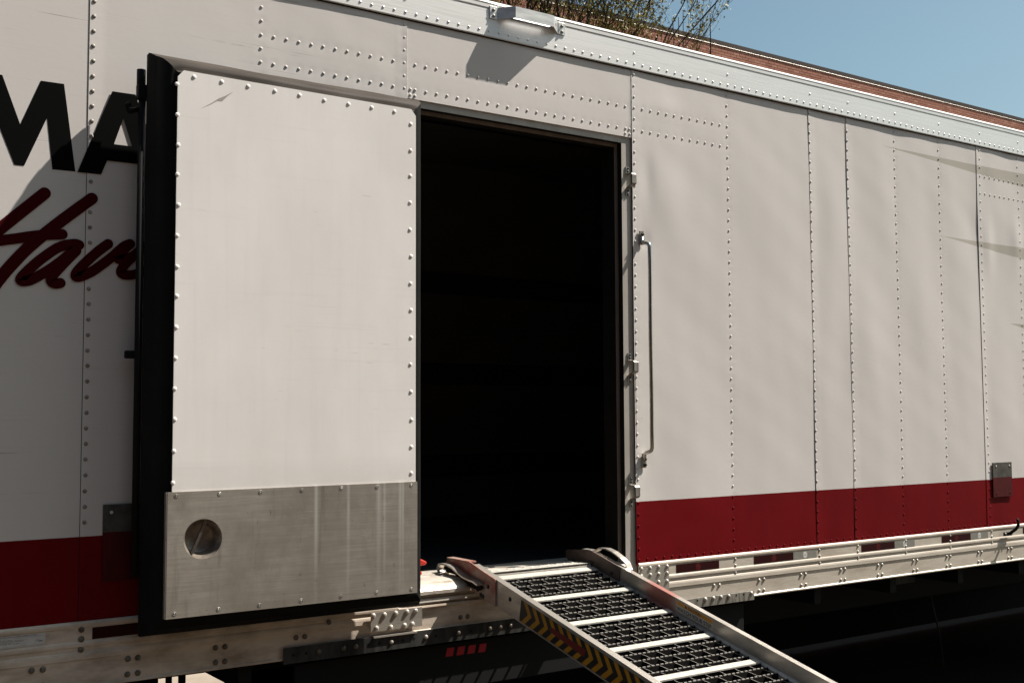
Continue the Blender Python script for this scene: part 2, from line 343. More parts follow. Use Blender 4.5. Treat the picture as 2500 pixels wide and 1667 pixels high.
def empty(name, loc, label, cat, group=None):
    o = bpy.data.objects.new(name, None); COL.objects.link(o); o.location = loc; o.empty_display_size = 0.3
    o['label'] = label; o['category'] = cat
    if group: o['group'] = group
    return o
def W(px, py, y):
    """photo pixel -> point on the plane at depth y"""
    d = Fw*FPX + Rt*(px-1250) - Up*(py-833.5); t = (y-CAM.y)/d.y; return CAM + d*t
def project(p):
    d = Vector(p)-CAM; w = d.dot(Fw)
    return 1250+FPX*d.dot(Rt)/w, 833.5-FPX*d.dot(Up)/w, w

# ================================================================ THE SETTING
g = MB(); g.add([(-300, -300, -H), (300, -300, -H), (300, 300, -H), (-300, 300, -H)], [(0, 1, 2, 3)])
g.build('ground', 'asphalt', kind='structure')
g = MB(); g.box(-60, 90, 4.1, 9.0, -H-0.05, -H+0.012); g.build('pavement', 'concrete', kind='structure')
g = MB(); g.box(-40, 30, -14.0, -0.75, -H-0.05, -H+0.006); g.build('bounce_apron', mat('bounce_apron_surface', (0.080, 0.061, 0.043), 0.95, 0, 0.1, col2=(0.058, 0.044, 0.031), vscale=(1.2, 1.2, 1.2), bump=0.003, bscale=(70, 70, 70)), kind='structure')  # unseen apron added to bounce warm light onto the trailer side

# ================================================================ THE TRAILER
X0, X1 = -5.2, 11.2
SKA, SKB, SKZ, SKP = -0.14, 0.255, -2.897, ((-0.102, -0.069, -3.2), (-0.029, 0.010, -3.2))
trailer = empty('semi_trailer', (1.7, 1.3, 0), 'long off-white riveted trailer with red lower stripe and open side door', 'trailer')
p_ = 0.0508; v_ = 0.05204
POSTS = sorted([-108, -96, -84, -72, -60, -48, -36, -24, -12, 0, 24, 36, 48, 54, 62, 70, 78, 86, 94, 102, 110, 118, 126, 134, 142, 150, 158, 166])
PX = np.array([n*p_ for n in POSTS])
ph = rng.uniform(0, 6.28, (len(POSTS), 6))
def dents(x, z):
    i = np.clip(np.searchsorted(PX, x)-1, 0, len(PX)-2)
    a, b = PX[i], PX[i+1]; u = (x-a)/(b-a)
    A = 0.5+0.5*np.sin(2.1*z+ph[i, 0])+0.45*np.sin(4.7*z+ph[i, 1])+0.3*np.sin(9.1*z+ph[i, 2])
    d = 0.0017*A*np.sin(np.pi*u)**2
    d += 0.0009*np.sin(2*np.pi*u)*np.sin(3.3*z+ph[i, 3])*(1+0.5*np.sin(7.9*z+ph[i, 5]))
    d += 0.0011*np.sin(1.7*x+2.9*z)+0.0007*np.sin(5.3*x-3.1*z+1.0)+0.0004*np.sin(11.3*x+6.1*z)
    d += 0.00019*np.sin(31*x+17*z+1.3*np.sin(5*z))*np.sin(14*z-9*x+0.7)+0.00016*np.sin(23*z-6*x)*np.sin(19*x+4*z)
    # buckled patches
    for cx, cz, sx, sz, h in ((4.03, -0.42, 0.05, 0.16, 0.006), (4.33, -0.36, 0.05, 0.14, 0.005), (3.86, -0.33, 0.07, 0.12, -0.003), (1.30, -0.33, 0.04, 0.12, -0.003),
                              (1.42, -0.40, 0.09, 0.13, 0.0035), (1.28, -0.62, 0.03, 0.04, -0.0025), (1.27, -1.63, 0.03, 0.05, -0.0018), (1.40, 0.02, 0.10, 0.06, 0.002)):
        d += h*np.exp(-((x-cx)/sx)**2-((z-cz)/sz)**2)
    amp = np.clip((x+1.0)/0.5, 0.06, 1.0)
    amp = np.where((x > -0.02) & (x < 1.2), 0.35, amp)
    return -d*amp
# rivet bookkeeping: every fastener is registered here and made at the end
FAST = []
def rivet(x, z, kind='skin', y=None, parent=None, jit=0.0008):
    x += random.uniform(-jit, jit); z += random.uniform(-jit, jit)
    FAST.append((kind, x, y, z, parent))
ZB = -2.0775; ZT = 0.205
def sheet(name, x0, x1, z0, z1, lift_l=0.0, lift_r=0.0, step=0.0105, label=None):
    nx = max(2, int((x1-x0)/step)); nz = max(2, int((z1-z0)/step))
    far = x0 < -2 or x1 > 5
    if far: nx //= 3; nz //= 2
    xs = np.linspace(x0, x1, nx+1); zs = np.linspace(z0, z1, nz+1)
    X, Z = np.meshgrid(xs, zs, indexing='ij')
    Yv = dents(X, Z)
    for k_, rx, ry, rz, _ in FAST:
        if k_ != 'skin' or rx < x0 or rx > x1 or far: continue
        i0, i1 = np.searchsorted(xs, [rx-0.04, rx+0.04]); j0, j1 = np.searchsorted(zs, [rz-0.04, rz+0.04])
        if i1 > i0 and j1 > j0:
            Yv[i0:i1, j0:j1] += (0.0007 if rx > -0.9 else 0.0001)*np.exp(-((X[i0:i1, j0:j1]-rx)**2+(Z[i0:i1, j0:j1]-rz)**2)/0.016**2)
    if lift_l: Yv += -lift_l*np.clip(1-(X-x0)/0.05, 0, 1)
    if lift_r: Yv += -lift_r*np.clip(1-(x1-X)/0.05, 0, 1)
    V = np.stack([X, Yv, Z], -1).reshape(-1, 3); n1 = nz+1
    f = [(i*n1+j, (i+1)*n1+j, (i+1)*n1+j+1, i*n1+j+1) for i in range(nx) for j in range(nz)]
    mb = MB(); mb.add(V.tolist(), f, 0, True)
    # folded edges give the sheet its thickness
    for i, xx in ((0, x0), (nx, x1)):
        e = [tuple(V[i*n1+j]) for j in range(n1)]
        mb.add(e+[(q[0], 0.004, q[2]) for q in e], [(j, j+1, n1+j+1, n1+j) for j in range(nz)])
    for j in (0, nz):
        e = [tuple(V[i*n1+j]) for i in range(nx+1)]; k_ = nx+1
        mb.add(e+[(q[0], 0.004, q[2]) for q in e], [(i, i+1, k_+i+1, k_+i) for i in range(nx)])
    me = bpy.data.meshes.new(name); me.from_pydata([(a, b, c+H) for a, b, c in mb.v], [], mb.f)
    me.materials.append(M_['skin']); me.polygons.foreach_set('use_smooth', mb.sm); me.update()
    return link(name, me, trailer)
def skin_y(x, z): return float(dents(np.array([x]), np.array([z]))[0])

# ---- register skin rivets
XR0, XR1 = -2.5, 5.6
for n in POSTS:
    x = n*p_
    if x < XR0 or x > XR1: continue
    if n == -24: x += 0.004
    for k in range(-3, 40):
        if n == 0 and k > 2: continue
        if n == 12: continue
        kd = 'skin_left' if n == -24 and -k*v_ > -1.82 else 'skin'
        if n == -24 and -k*v_ > -1.82: kd = 'skin_black' if -0.6 < -k*v_ < -0.47 else ('skin_maroon' if k in (13, 17, 18) else kd)
        rivet(x, -k*v_, kd)
n = int(XR0/p_)
while n*p_ < XR1:
    rivet(n*p_, ZT, 'top')
    if n < 0 or n > 23: rivet(n*p_, ZB)
    n += 1
for n in POSTS:
    if XR0 < n*p_ < XR1: rivet(n*p_, 0.258, 'top')
rows = list(range(-11, 0))+list(range(1, 24))+list(range(25, 36))+list(range(79, 86))+list(range(87, 94))
for n in rows:
    for k in (0, 2): rivet(n*p_, -k*v_)
for a, b in ((0.028, -0.104), (0.028, -0.128), (0.0508, -0.128), (1.166, -0.128), (1.192, -0.104), (1.192, -0.128)): rivet(a, b)
S = {}
SH = [('l0', X0, -2.44, 0), ('l1', -2.446, -1.221, 0.0018), ('s1', -1.2285, 0.012, 0.0018), ('s2', 1.205, 2.436, 0.0014), ('s3', 2.430, 2.738, 0.0012), ('s4', 2.731, 3.936, 0.0012), ('s5', 3.930, 5.16, 0.0022), ('r1', 5.15, X1, 0.002)]
for k, a, b, lift in SH:
    S[k] = sheet('side_sheet', a, b, -2.10, 0.195, lift, 0.0022 if k == 's1' else 0)
S['h'] = sheet('header_sheet', 0.004, 1.2145, -0.143, 0.195)
for k, a, b_, lift in SH[1:]:
    sb = MB(); sb.box(a-0.0016, a-0.0002, -0.0014, 0.003, -2.094, 0.176); sb.build('seam_shadow_strip', 'black', trailer)  # black strip standing in for the shadow line along each sheet seam
S['s2']['label'] = 'skin sheet right of the doorway with red lower stripe'

# ---- top rail
tr = [(0.006, 0.180), (-0.0085, 0.180), (-0.0100, 0.184), (-0.0085, 0.300), (-0.0060, 0.3025), (-0.0060, 0.3050), (-0.0105, 0.3075), (-0.0105, 0.3220), (-0.0080, 0.3240), (-0.0120, 0.3270), (-0.0110, 0.3330), (-0.002, 0.3400), (0.012, 0.3440), (0.05, 0.3450), (0.05, 0.30)]
TOPRAIL = MB().extrude_x(tr, X0, X1, n=60).build('top_rail', 'rail_top', trailer)
sb = MB(); sb.box(X0, X1, -0.0055, 0.004, 0.1755, 0.1795); sb.build('sealant_bead', 'black', trailer)

# ---- bottom rail
br = [(0.03, -2.093), (-0.003, -2.093), (-0.0065, -2.0955), (-0.0088, -2.100), (-0.0092, -2.107), (-0.0080, -2.1125), (-0.006, -2.1145), (-0.006, -2.156), (-0.0072, -2.1585), (-0.0092, -2.162), (-0.0102, -2.168), (-0.0100, -2.1745), (-0.0066, -2.1760),
      (-0.0064, -2.190), (-0.0085, -2.194), (-0.0102, -2.201), (-0.0106, -2.2165), (-0.0066, -2.2185), (-0.0064, -2.222), (-0.0064, -2.298), (-0.0078, -2.2995), (-0.0105, -2.302), (-0.0112, -2.306), (-0.0095, -2.310), (0.03, -2.310)]
RAIL_R = MB().extrude_x(br, 1.2135, X1, n=30).build('bottom_rail', 'rail', trailer)
RAIL_L = MB().extrude_x(br, X0, -0.03, n=30).build('bottom_rail', 'rail_dirty', trailer)
bm_ = [(0.03, -2.168), (-0.006, -2.168), (-0.016, -2.170), (-0.0175, -2.176), (-0.012, -2.181), (-0.007, -2.184), (-0.0065, -2.262), (-0.013, -2.266), (-0.014, -2.272), (-0.007, -2.276), (-0.0065, -2.296), (-0.015, -2.301), (-0.015, -2.310), (0.03, -2.310)]
RAIL_M = MB().extrude_x(bm_, -0.0295, 1.213, n=4).build('bottom_rail', 'rail_dirty', trailer)
MB().extrude_x([(0.25, -2.0755), (0.150, -2.0757), (0.149, -2.080), (0.082, -2.080), (0.045, -2.083), (0.010, -2.092), (-0.012, -2.103), (-0.021, -2.113), (-0.021, -2.127), (-0.004, -2.131), (0.002, -2.134), (0.002, -2.143), (-0.014, -2.145), (-0.016, -2.157), (-0.002, -2.162), (0.0, -2.169), (0.25, -2.169)], 0.02, 1.1635, n=2).build('door_sill', 'sill', trailer)

# rail fasteners
for x in np.arange(-1.3545-0.3055*4, 5.5, 0.3055):
    if -0.4 < x < 1.45: continue
    for dx in (-0.0172, 0.0172):
        for z in (-2.233, -2.285):
            if z < -2.28 and 1.3 < x < 1.9: continue
            rivet(x+dx, z, 'bolt_dirty' if x < 0 else 'bolt', -0.0065)
for x in (0.2585, 0.2585+0.035): rivet(x, -2.233, 'bolt_dirty', -0.0065)
for x in (0.55, 0.85, 0.885): rivet(x, -2.233, 'bolt_dirty', -0.0065)
for n in POSTS:
    x = n*p_
    if x < -1.6 or x > 5.4 or -1.1 < x < 1.3: continue
    for z, y in ((-2.1195, -0.006), (-2.150, -0.006), (-2.184, -0.0064)):
        rivet(x, z, 'bolt_dirty' if x < 0 else 'railrivet', y)
rivet(-0.325, -2.190, 'bolt_dirty', -0.012)

# gusset plates
cp = MB(); cp.box(1.2142, 1.391, -0.0128, -0.0108, -2.226, -2.1135); CPR = cp.build('gusset_plate', 'alu', trailer)
for z, xs in ((-2.114, (1.222, 1.275, 1.326, 1.378)), (-2.149, (1.222, 1.275, 1.326, 1.378)), (-2.184, (1.275, 1.326, 1.378)), (-2.212, (1.326,))):
    for x in xs: rivet(x, z-(0.003 if z > -2.12 else 0), 'bolt', -0.0128)
cp = MB(); cp.box(-0.154, 0.072, -0.0205, -0.0180, -2.245, -2.172); CPL = cp.build('gusset_plate', 'alu', trailer)
for x, z in ((-0.144, -2.184), (-0.096, -2.185), (-0.046, -2.184), (0.004, -2.184), (0.042, -2.185), (-0.130, -2.233), (-0.069, -2.235), (-0.008, -2.235), (0.027, -2.234)): rivet(x, z, 'bigbolt', -0.0205)
# carrier brackets bolted under the rail
b = MB(); b.box(1.36, 1.942, -0.0180, -0.0125, -2.323, -2.279, 0.0012); b.box(1.36, 1.942, -0.0125, 0.06, -2.323, -2.317); BRR = b.build('rail_bracket', 'galv', trailer)
for x in (1.613, 1.665, 1.716, 1.767, 1.921): rivet(x, -2.289, 'bigbolt', -0.0180)
for x in (1.562, 1.818, 1.869): hb = MB(); hb.lathe((x, -0.0179, -2.2905), [(0.0055, 0.0), (0.0054, 0.0004)], 10, smooth=False); hb.build('bolt_hole', 'black', BRR)
b = MB(); b.box(-0.51, 1.16, -0.0205, -0.0155, -2.322, -2.263, 0.0012); b.box(-0.51, 1.16, -0.0155, 0.06, -2.322, -2.316); BRL = b.build('rail_bracket', 'galv_dark', trailer)
for x in (-0.37, -0.269, -0.217, 0.240, 0.391, 0.443, 0.495): rivet(x, -2.2905, 'bolt_dirty', -0.0205)
for x in (-0.066, 0.090): rivet(x, -2.2905, 'bolt', -0.0205)
for x in (-0.472, -0.421, -0.166, -0.117, -0.014, 0.035, 0.136, 0.3): hb = MB(); hb.lathe((x, -0.0204, -2.291), [(0.006, 0.0), (0.0059, 0.0004)], 10, smooth=False); hb.build('bolt_hole', 'black', BRL)
b = MB(); b.box(-0.145, 0.045, -0.029, -0.0208, -2.268, -2.262); b.build('angle_strip', 'alu', trailer)
# ramp carrier under the floor, with reflective tape on its face
b = MB(); b.box(-0.45, 1.90, 0.014, 0.030, -2.52, -2.335, 0.004); b.box(-0.45, 1.90, 0.031, 0.75, -2.347, -2.335); b.box(-0.45, 1.90, 0.031, 0.75, -2.52, -2.508)
CAR = b.build('ramp_carrier', 'under', trailer)
CT = mat('carrier_tape_red', (0.42, 0.02, 0.03), 0.4, 0, 0.2)
for i in range(4):  # slanted gaps between the tape pieces imitate the grating's shadow stripes
    q0 = W(1088+i*26.5, 1592-i*3.4, 0.0125); b = MB(); x = q0.x; z = q0.z
    b.prism([(x, z-0.017), (x+0.034, z-0.017), (x+0.042, z+0.016), (x+0.008, z+0.016)], 'y', 0.0125, 0.0138); b.build('reflective_tape', CT, CAR)
for x in (-0.35, 0.7, 1.7):
    b = MB(); b.box(x-0.03, x+0.03, 0.04, 0.28, -2.334, -2.3105); b.build('carrier_strut', 'galv_dark', trailer)
b = MB(); b.box(1.655, 1.70, 0.05, 0.09, -2.62, -2.325); b.build('carrier_post', 'galv', trailer)

# ---- box: roof, far wall, floor, ends, liner
MB().box(X0, X1, 0.051, 2.55, 0.30, 0.352).build('roof', 'rail_top', trailer)
MB().box(X0, X1, 2.50, 2.60, -2.31, 0.345).build('far_wall', 'interior', trailer)
MB().box(X0, X1, 0.252, 2.499, -2.16, -2.0985).build('cargo_floor', 'floor', trailer)
fr = MB(); y = 0.262
while y < 2.48:
    fr.box(X0+0.05, X1-0.05, y, y+0.019, -2.0984, -2.077); y += 0.031
fr.build('floor_rib', 'floor', trailer, kind='stuff')
MB().box(X0, X1, 0.031, 2.499, -2.309, -2.30).build('floor_pan', 'under', trailer)
MB().box(X0-0.01, X0+0.04, 0.005, 2.6, -2.31, 0.34).build('front_wall', 'interior', trailer)
MB().box(X1-0.04, X1+0.01, 0.005, 2.6, -2.31, 0.34).build('rear_wall', 'interior', trailer)
MB().box(X0+0.05, 0.094, 0.10, 0.131, -2.10, 0.299).build('wall_liner', 'interior', trailer)
MB().box(1.131, X1-0.05, 0.10, 0.131, -2.10, 0.299).build('wall_liner', 'interior', trailer)
MB().box(0.0945, 1.1305, 0.10, 0.131, -0.1885, 0.299).build('header_liner', 'interior', trailer)
MB().box(X0+0.05, X1-0.05, 0.132, 2.499, 0.255, 0.299).build('ceiling', 'interior', trailer)
for z in (-0.55, -1.15, -1.75): MB().box(X0+0.05, X1-0.05, 2.482, 2.4995, z-0.07, z+0.07, 0.003).build('cargo_track', 'interior_dark', trailer)
MB().box(X0, SKA, 2.555, 2.585, -3.28, -2.311).build('side_skirt', 'under', trailer)
MB().box(SKA+0.003, SKB, 2.555, 2.585, SKZ, -2.311).build('side_skirt', 'under', trailer)
for a_, b__, z_ in SKP: MB().box(a_, b__, 2.53, 2.552, z_, SKZ+0.02, 0.003).build('skirt_stay', 'under', trailer)
MB().box(SKB+0.003, X1, 2.555, 2.585, -3.35, -2.311).build('side_skirt', 'under', trailer)
for x in np.arange(X0+0.2, X1, 0.62): MB().box(x, x+0.05, 0.035, 2.54, -2.40, -2.3095).build('cross_member', 'under', trailer)
for y in (0.75, 1.85): MB().box(2.2, X1-0.2, y-0.05, y+0.05, -2.62, -2.402).build('slider_rail', 'under', trailer)

# ---- door frame (stepped profile around three sides of the opening)
def frame_ring(rings, xl, xr, zt, zb):
    v = []; f = []; k = 4
    for e, ez, y in rings: v += [(xl+e, y, zb), (xl+e, y, zt-ez), (xr-e, y, zt-ez), (xr-e, y, zb)]
    for i in range(len(rings)-1):
        for j in range(3): a = i*k+j; f.append((a, a+1, a+1+k, a+k))
    return v, f
xl, xr, zt = 0.012, 1.2135, -0.1425
mb = MB(); v, f = frame_ring([(0.0, 0.0, 0.0), (0.0, 0.0, 0.0058), (0.020, 0.006, 0.0066), (0.066, 0.030, 0.0072)], xl, xr, zt, -2.166); mb.add(v, f); FRAME = mb.build('door_frame', 'frame', trailer)
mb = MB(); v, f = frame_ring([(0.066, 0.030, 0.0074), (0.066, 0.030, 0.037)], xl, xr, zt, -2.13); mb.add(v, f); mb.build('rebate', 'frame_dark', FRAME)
mb = MB(); v, f = frame_ring([(0.066, 0.030, 0.0372), (0.081, 0.044, 0.0372), (0.083, 0.046, 0.040)], xl, xr, zt, -2.09); mb.add(v, f); mb.build('inner_seal', 'seal', FRAME)
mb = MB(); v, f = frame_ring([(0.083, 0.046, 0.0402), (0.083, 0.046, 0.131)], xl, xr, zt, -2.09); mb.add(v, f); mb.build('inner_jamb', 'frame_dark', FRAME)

# ---- latch keepers on the right jamb
def keeper(zc, bent=0.0):
    k = MB(); x0, x1 = 1.169, 1.195; t = 0.0035
    path = [(0.0048, 0.065), (0.0048, 0.034), (-0.004, 0.030), (-0.034, 0.028), (-0.040, 0.022), (-0.040, -0.017), (-0.034, -0.023), (-0.004, -0.031), (0.0048, -0.037), (0.0048, -0.069)]
    path = [(a, b_+zc) for a, b_ in path]
    v = []; n = len(path)
    for i, (a, b_) in enumerate(path):
        d = Vector((path[min(i+1, n-1)][0]-path[max(i-1, 0)][0], path[min(i+1, n-1)][1]-path[max(i-1, 0)][1])).normalized()
        nx_, nz_ = -d.y, d.x
        for s_ in (-t/2, t/2):
            for x in (x0, x1): v.append((x+bent*(b_-zc), a+nx_*s_, b_+nz_*s_))
    f = []
    for i in range(n-1):
        a = i*4
        for p0, p1 in ((0, 1), (1, 3), (3, 2), (2, 0)): f.append((a+p0, a+p1, a+4+p1, a+4+p0))
    f += [(0, 1, 3, 2), ((n-1)*4, (n-1)*4+2, (n-1)*4+3, (n-1)*4+1)]
    k.add(v, f)
    o = k.build('latch_keeper', 'galv', trailer)
    for dz in (0.058, 0.043, -0.046, -0.062):
        h = MB(); h.lathe((1.182+bent*dz, 0.003, zc+dz), [(0.0050, 0.0), (0.0048, 0.0025), (0.0025, 0.0038)], 8); h.build('bolt_head', 'galv_dark', o)
for z in (-0.347, -1.207, -1.770): keeper(z)

# ---- grab handle
gh = MB(); r = 0.0093; pts = []
for t in range(7):
    a = t/6*math.pi/2; pts.append((1.2545, -0.018-0.030*math.sin(a)*1.0, -0.622-0.022*(1-math.cos(a))))
pts = [(1.252, -0.008, -0.600), (1.252, -0.010, -0.622), (1.254, -0.020, -0.631), (1.258, -0.036, -0.634), (1.261, -0.046, -0.640), (1.262, -0.050, -0.652)]
low = [(1.262, -0.050, -1.572), (1.261, -0.046, -1.584), (1.258, -0.036, -1.590), (1.254, -0.020, -1.594), (1.252, -0.010, -1.604), (1.252, -0.008, -1.628)]
mid = [(1.262+0.0008*math.sin(i*0.9), -0.050, -0.652-(0.92)*i/12) for i in range(1, 12)]
gh.tube(pts+mid+low, r, 12); GH = gh.build('grab_handle', 'stainless', trailer)
for z0, z1 in ((-0.640, -0.574), (-1.664, -1.598)):
    b = MB(); b.box(1.239, 1.265, -0.0085, -0.0035, z0, z1, 0.0015); fl = b.build('mounting_flange', 'galv', GH)
    for z in ((z0+z1)/2+0.014, (z0+z1)/2-0.010) if z0 > -1 else ((z0+z1)/2+0.006, (z0+z1)/2-0.020):
        b = MB(); b.lathe((1.254, -0.0085, z), [(0.0082, 0.0), (0.0082, 0.0055), (0.004, 0.0056), (0.0038, 0.013), (0.003, 0.014)], 6, smooth=False); b.build('nut', 'galv_dark', GH)

# ---- loading lamp over the doorway
yf = -0.066; t = 0.0025
lamp = MB()
xl0, xl1, xr0, xr1 = 0.446, 0.505, 0.708, 0.772
zt0, zb0, zt1, zb1 = 0.314, 0.262, 0.3155, 0.266
def quad_plate(c0, c1, c2, c3, th, nrm):
    n_ = Vector(nrm).normalized()*th; cs = [Vector(c) for c in (c0, c1, c2, c3)]
    return [tuple(c) for c in cs]+[tuple(c+n_) for c in cs], [(0, 1, 2, 3), (7, 6, 5, 4), (0, 4, 5, 1), (1, 5, 6, 2), (2, 6, 7, 3), (3, 7, 4, 0)]
LY = -0.0105
lamp.add(*quad_plate((xl0, LY, zb0), (xl0, LY, zt0), (xl1, yf, zt1), (xl1, yf, zb1), t, (0.74, 0.67, 0)))
lamp.add(*quad_plate((xr0, yf, zb1), (xr0, yf, zt1), (xr1, LY, zt0), (xr1, LY, zb0), t, (-0.74, 0.67, 0)))
lamp.box(xl1, xr0, yf-0.0004, yf+t, zb1, zt1)
lamp.add(*quad_plate((xl0+0.002, LY, zt0+0.0003), (xl1, yf+0.0003, zt1+0.0003), (xr0, yf+0.0003, zt1+0.0003), (xr1-0.002, LY, zt0+0.0003), t, (0, 0, -1)))
LAMP = lamp.build('loading_lamp', 'lamp_body', trailer)
for x0, x1 in ((0.408, 0.4455), (0.7725, 0.811)):
    b = MB(); b.box(x0, x1, LY-0.0035, LY, zb0-0.002, zt0+0.001, 0.001); fl = b.build('mounting_flange', 'lamp_body', LAMP)
    for z in (0.299, 0.273):
        b = MB(); b.lathe(((x0+x1)/2, LY-0.0035, z), [(0.0075, 0), (0.0072, 0.003), (0.004, 0.006)], 8); b.build('bolt_head', 'galv', LAMP)
b = MB(); b.lathe(Vector((0.4765, -0.0395, 0.2905)), [(0.0062, 0.0), (0.0062, 0.0006)], 16, axis=(-0.74, -0.67, 0), smooth=False); b.build('hole_disc', 'tape_emblem', LAMP)  # pale disc painted as the daylight seen through the bracket hole
b = MB(); b.lathe(Vector((0.742, -0.0370, 0.2905)), [(0.0062, 0.0), (0.0062, 0.0006)], 16, axis=(0.74, -0.67, 0), smooth=False); b.build('hole_disc', 'black', LAMP)
b = MB(); b.box(0.50, 0.712, -0.060, -0.018, 0.276, 0.282); b.build('reflector', 'lamp_inside', LAMP)
for i in range(6):
    b = MB(); b.box(0.512+i*0.0325, 0.541+i*0.0325, -0.058, -0.036, 0.2715, 0.2759, 0.002); b.build('lamp_lens', 'lens', LAMP)

# ---- plates and hook on the skin
b = MB(); b.box(3.988, 4.186, -0.0105, -0.0055, -1.922, -1.718, 0.001)
def plate_mat():
    m = bpy.data.materials.new('plate_over_stripe'); m.use_nodes = True; k = NB(m); bb = k.n['Principled BSDF']
    base = k.mix(k.ramp(k.noise((20, 20, 20), 6), 0.35, 0.65), (0.105, 0.10, 0.087), (0.06, 0.056, 0.048))
    red = k.mix(k.ramp(k.noise((16, 16, 9), 6), 0.35, 0.65), (0.085, 0.005, 0.006), (0.055, 0.005, 0.006))
    k.l.new(k.mix(k.op('LESS_THAN', k.z, -1.806+H), base, red), bb.inputs['Base Color']); bb.inputs['Roughness'].default_value = 0.55; bb.inputs['Specular IOR Level'].default_value = 0.15
    return m
PM = plate_mat()
PLR = b.build('cover_plate', PM, trailer, label='small grey plate half painted red on the right side of the skin')
for x, z in ((4.022, -1.740), (4.160, -1.740), (4.022, -1.900), (4.160, -1.900)): rivet(x, z, 'skin', -0.0105)
b = MB(); b.box(-1.1555, -1.005, -0.0055, -0.0015, -1.97, -1.714); b.build('cover_plate', PM, trailer); rivet(-1.128, -1.740, 'skin', -0.0055)
hk = MB(); hk.box(4.062, 4.142, -0.026, -0.0175, -2.153, -2.131, 0.002)
hk.tube([(4.105, -0.03, -2.142), (4.112, -0.045, -2.128), (4.132, -0.058, -2.112), (4.146, -0.064, -2.092), (4.145, -0.066, -2.072), (4.128, -0.07, -2.052)], [0.009, 0.009, 0.009, 0.009, 0.008, 0.006], 8)
HK = hk.build('strap_hook', 'black', trailer)
for x in (4.07, 4.134): b = MB(); b.lathe((x, -0.026, -2.140), [(0.007, 0), (0.0068, 0.004), (0.003, 0.006)], 8); b.build('bolt_head', 'galv', HK)

# ---- reflective tape and labels on the bottom rail
def text_mesh(txt, size, mtl, name, parent, origin, ux, uz, shear=0.0, width=None, depth=0.0):
    cu = bpy.data.curves.new(name, 'FONT'); cu.body = txt; cu.size = 1; cu.shear = shear; cu.resolution_u = 3; cu.offset = 0.012
    tmp = bpy.data.objects.new('tmp_text', cu); COL.objects.link(tmp)
    dg = bpy.context.evaluated_depsgraph_get(); me = bpy.data.meshes.new_from_object(tmp.evaluated_get(dg))
    bpy.data.objects.remove(tmp)
    n = len(me.vertices); co = np.zeros(n*3); me.vertices.foreach_get('co', co); co = co.reshape(-1, 3)
    w = co[:, 0].max()-co[:, 0].min(); co[:, 0] -= co[:, 0].min(); co[:, 1] -= co[:, 1].min()
    sx = width/w if width else size; h = co[:, 1].max()
    sz = size/h
    O = np.array(origin); P = O+np.outer(co[:, 0]*sx, ux)+np.outer(co[:, 1]*sz, uz); P[:, 2] += H
    me.vertices.foreach_set('co', P.reshape(-1)); me.materials.clear(); me.materials.append(M_[mtl])
    if len(me.polygons): me.polygons.foreach_set('material_index', [0]*len(me.polygons))
    me.update(); return link(name, me, parent)
EX, EZ = np.array((1, 0, 0.)), np.array((0, 0, 1.))
def tape(x0, x1, kind, dirty=False):
    b = MB(); b.box(x0, x1, -0.0072, -0.0061, -2.1545, -2.1165)
    o = b.build('reflective_tape', 'tape_red' if kind == 'r' else 'tape_white', trailer)
    if x1-x0 > 0.12 and x0 > 0:
        cx = (x0+x1)/2; e = MB(); e.lathe((cx, -0.00725, -2.1355), [(0.0165, 0.0), (0.0164, 0.0002)], 18, smooth=False)
        em = e.build('emblem', 'tape_mark' if kind == 'r' else 'tape_emblem', o)
        text_mesh('UTILITY', 0.0065, 'tape_red' if kind == 'r' else 'tape_white', 'lettering', o, (cx-0.0135, -0.0076, -2.139), EX, EZ, width=0.027)
    return o
for a, b_, k in ((1.442, 1.718, 'r'), (1.957, 2.239, 'r'), (2.2395, 2.415, 'w'), (2.772, 3.0505, 'r'), (3.051, 3.227, 'w'), (3.476, 3.751, 'r'), (3.7515, 3.925, 'w'), (4.29, 4.57, 'r'), (4.5705, 4.75, 'w'), (-1.184, -0.905, 'r')): tape(a, b_, k)
b = MB(); b.box(-1.56, -1.332, -0.0072, -0.0061, -2.1535, -2.1165); LAB = b.build('bearing_label', 'label', trailer)
bd = MB(); ly = -0.0074
for q in ((-1.56, -1.334, -2.1245, -2.1241), (-1.3366, -1.3362, -2.1505, -2.1245), (-1.56, -1.3362, -2.1509, -2.1505)): bd.box(q[0], q[1], ly, ly+0.0001, q[2], q[3])
bd.build('label_border', 'ink', LAB)
text_mesh('FACTORY PRE-ADJUSTED BEARINGS OIL LUBRICATED', 0.0042, 'ink', 'lettering', LAB, (-1.555, ly, -2.1222), EX, EZ, width=0.197)
text_mesh('CON', 0.0046, 'ink', 'lettering', LAB, (-1.3615, ly, -2.1400), EX, EZ, shear=0.25, width=0.0105)
text_mesh('MET', 0.0046, 'ink', 'lettering', LAB, (-1.3490, ly, -2.1428), EX, EZ, shear=0.25, width=0.0110)
sl_ = MB(); sl_.prism([(-1.3520, -2.1442), (-1.3508, -2.1442), (-1.3478, -2.1360), (-1.3486, -2.1360)], 'y', ly, ly+0.0001); sl_.build('logo_slash', 'ink', LAB)
for i, w in enumerate((0.123, 0.165, 0.157, 0.125, 0.147)):
    x = -1.556; z = -2.1285-i*0.0031; ln = MB()
    while x < -1.556+w:
        a = random.uniform(0.006, 0.014); ln.box(x, min(x+a, -1.556+w), ly, ly+0.0001, z-0.0005, z+0.0005); x += a+0.0022
    ln.build('fine_print', 'ink', LAB)

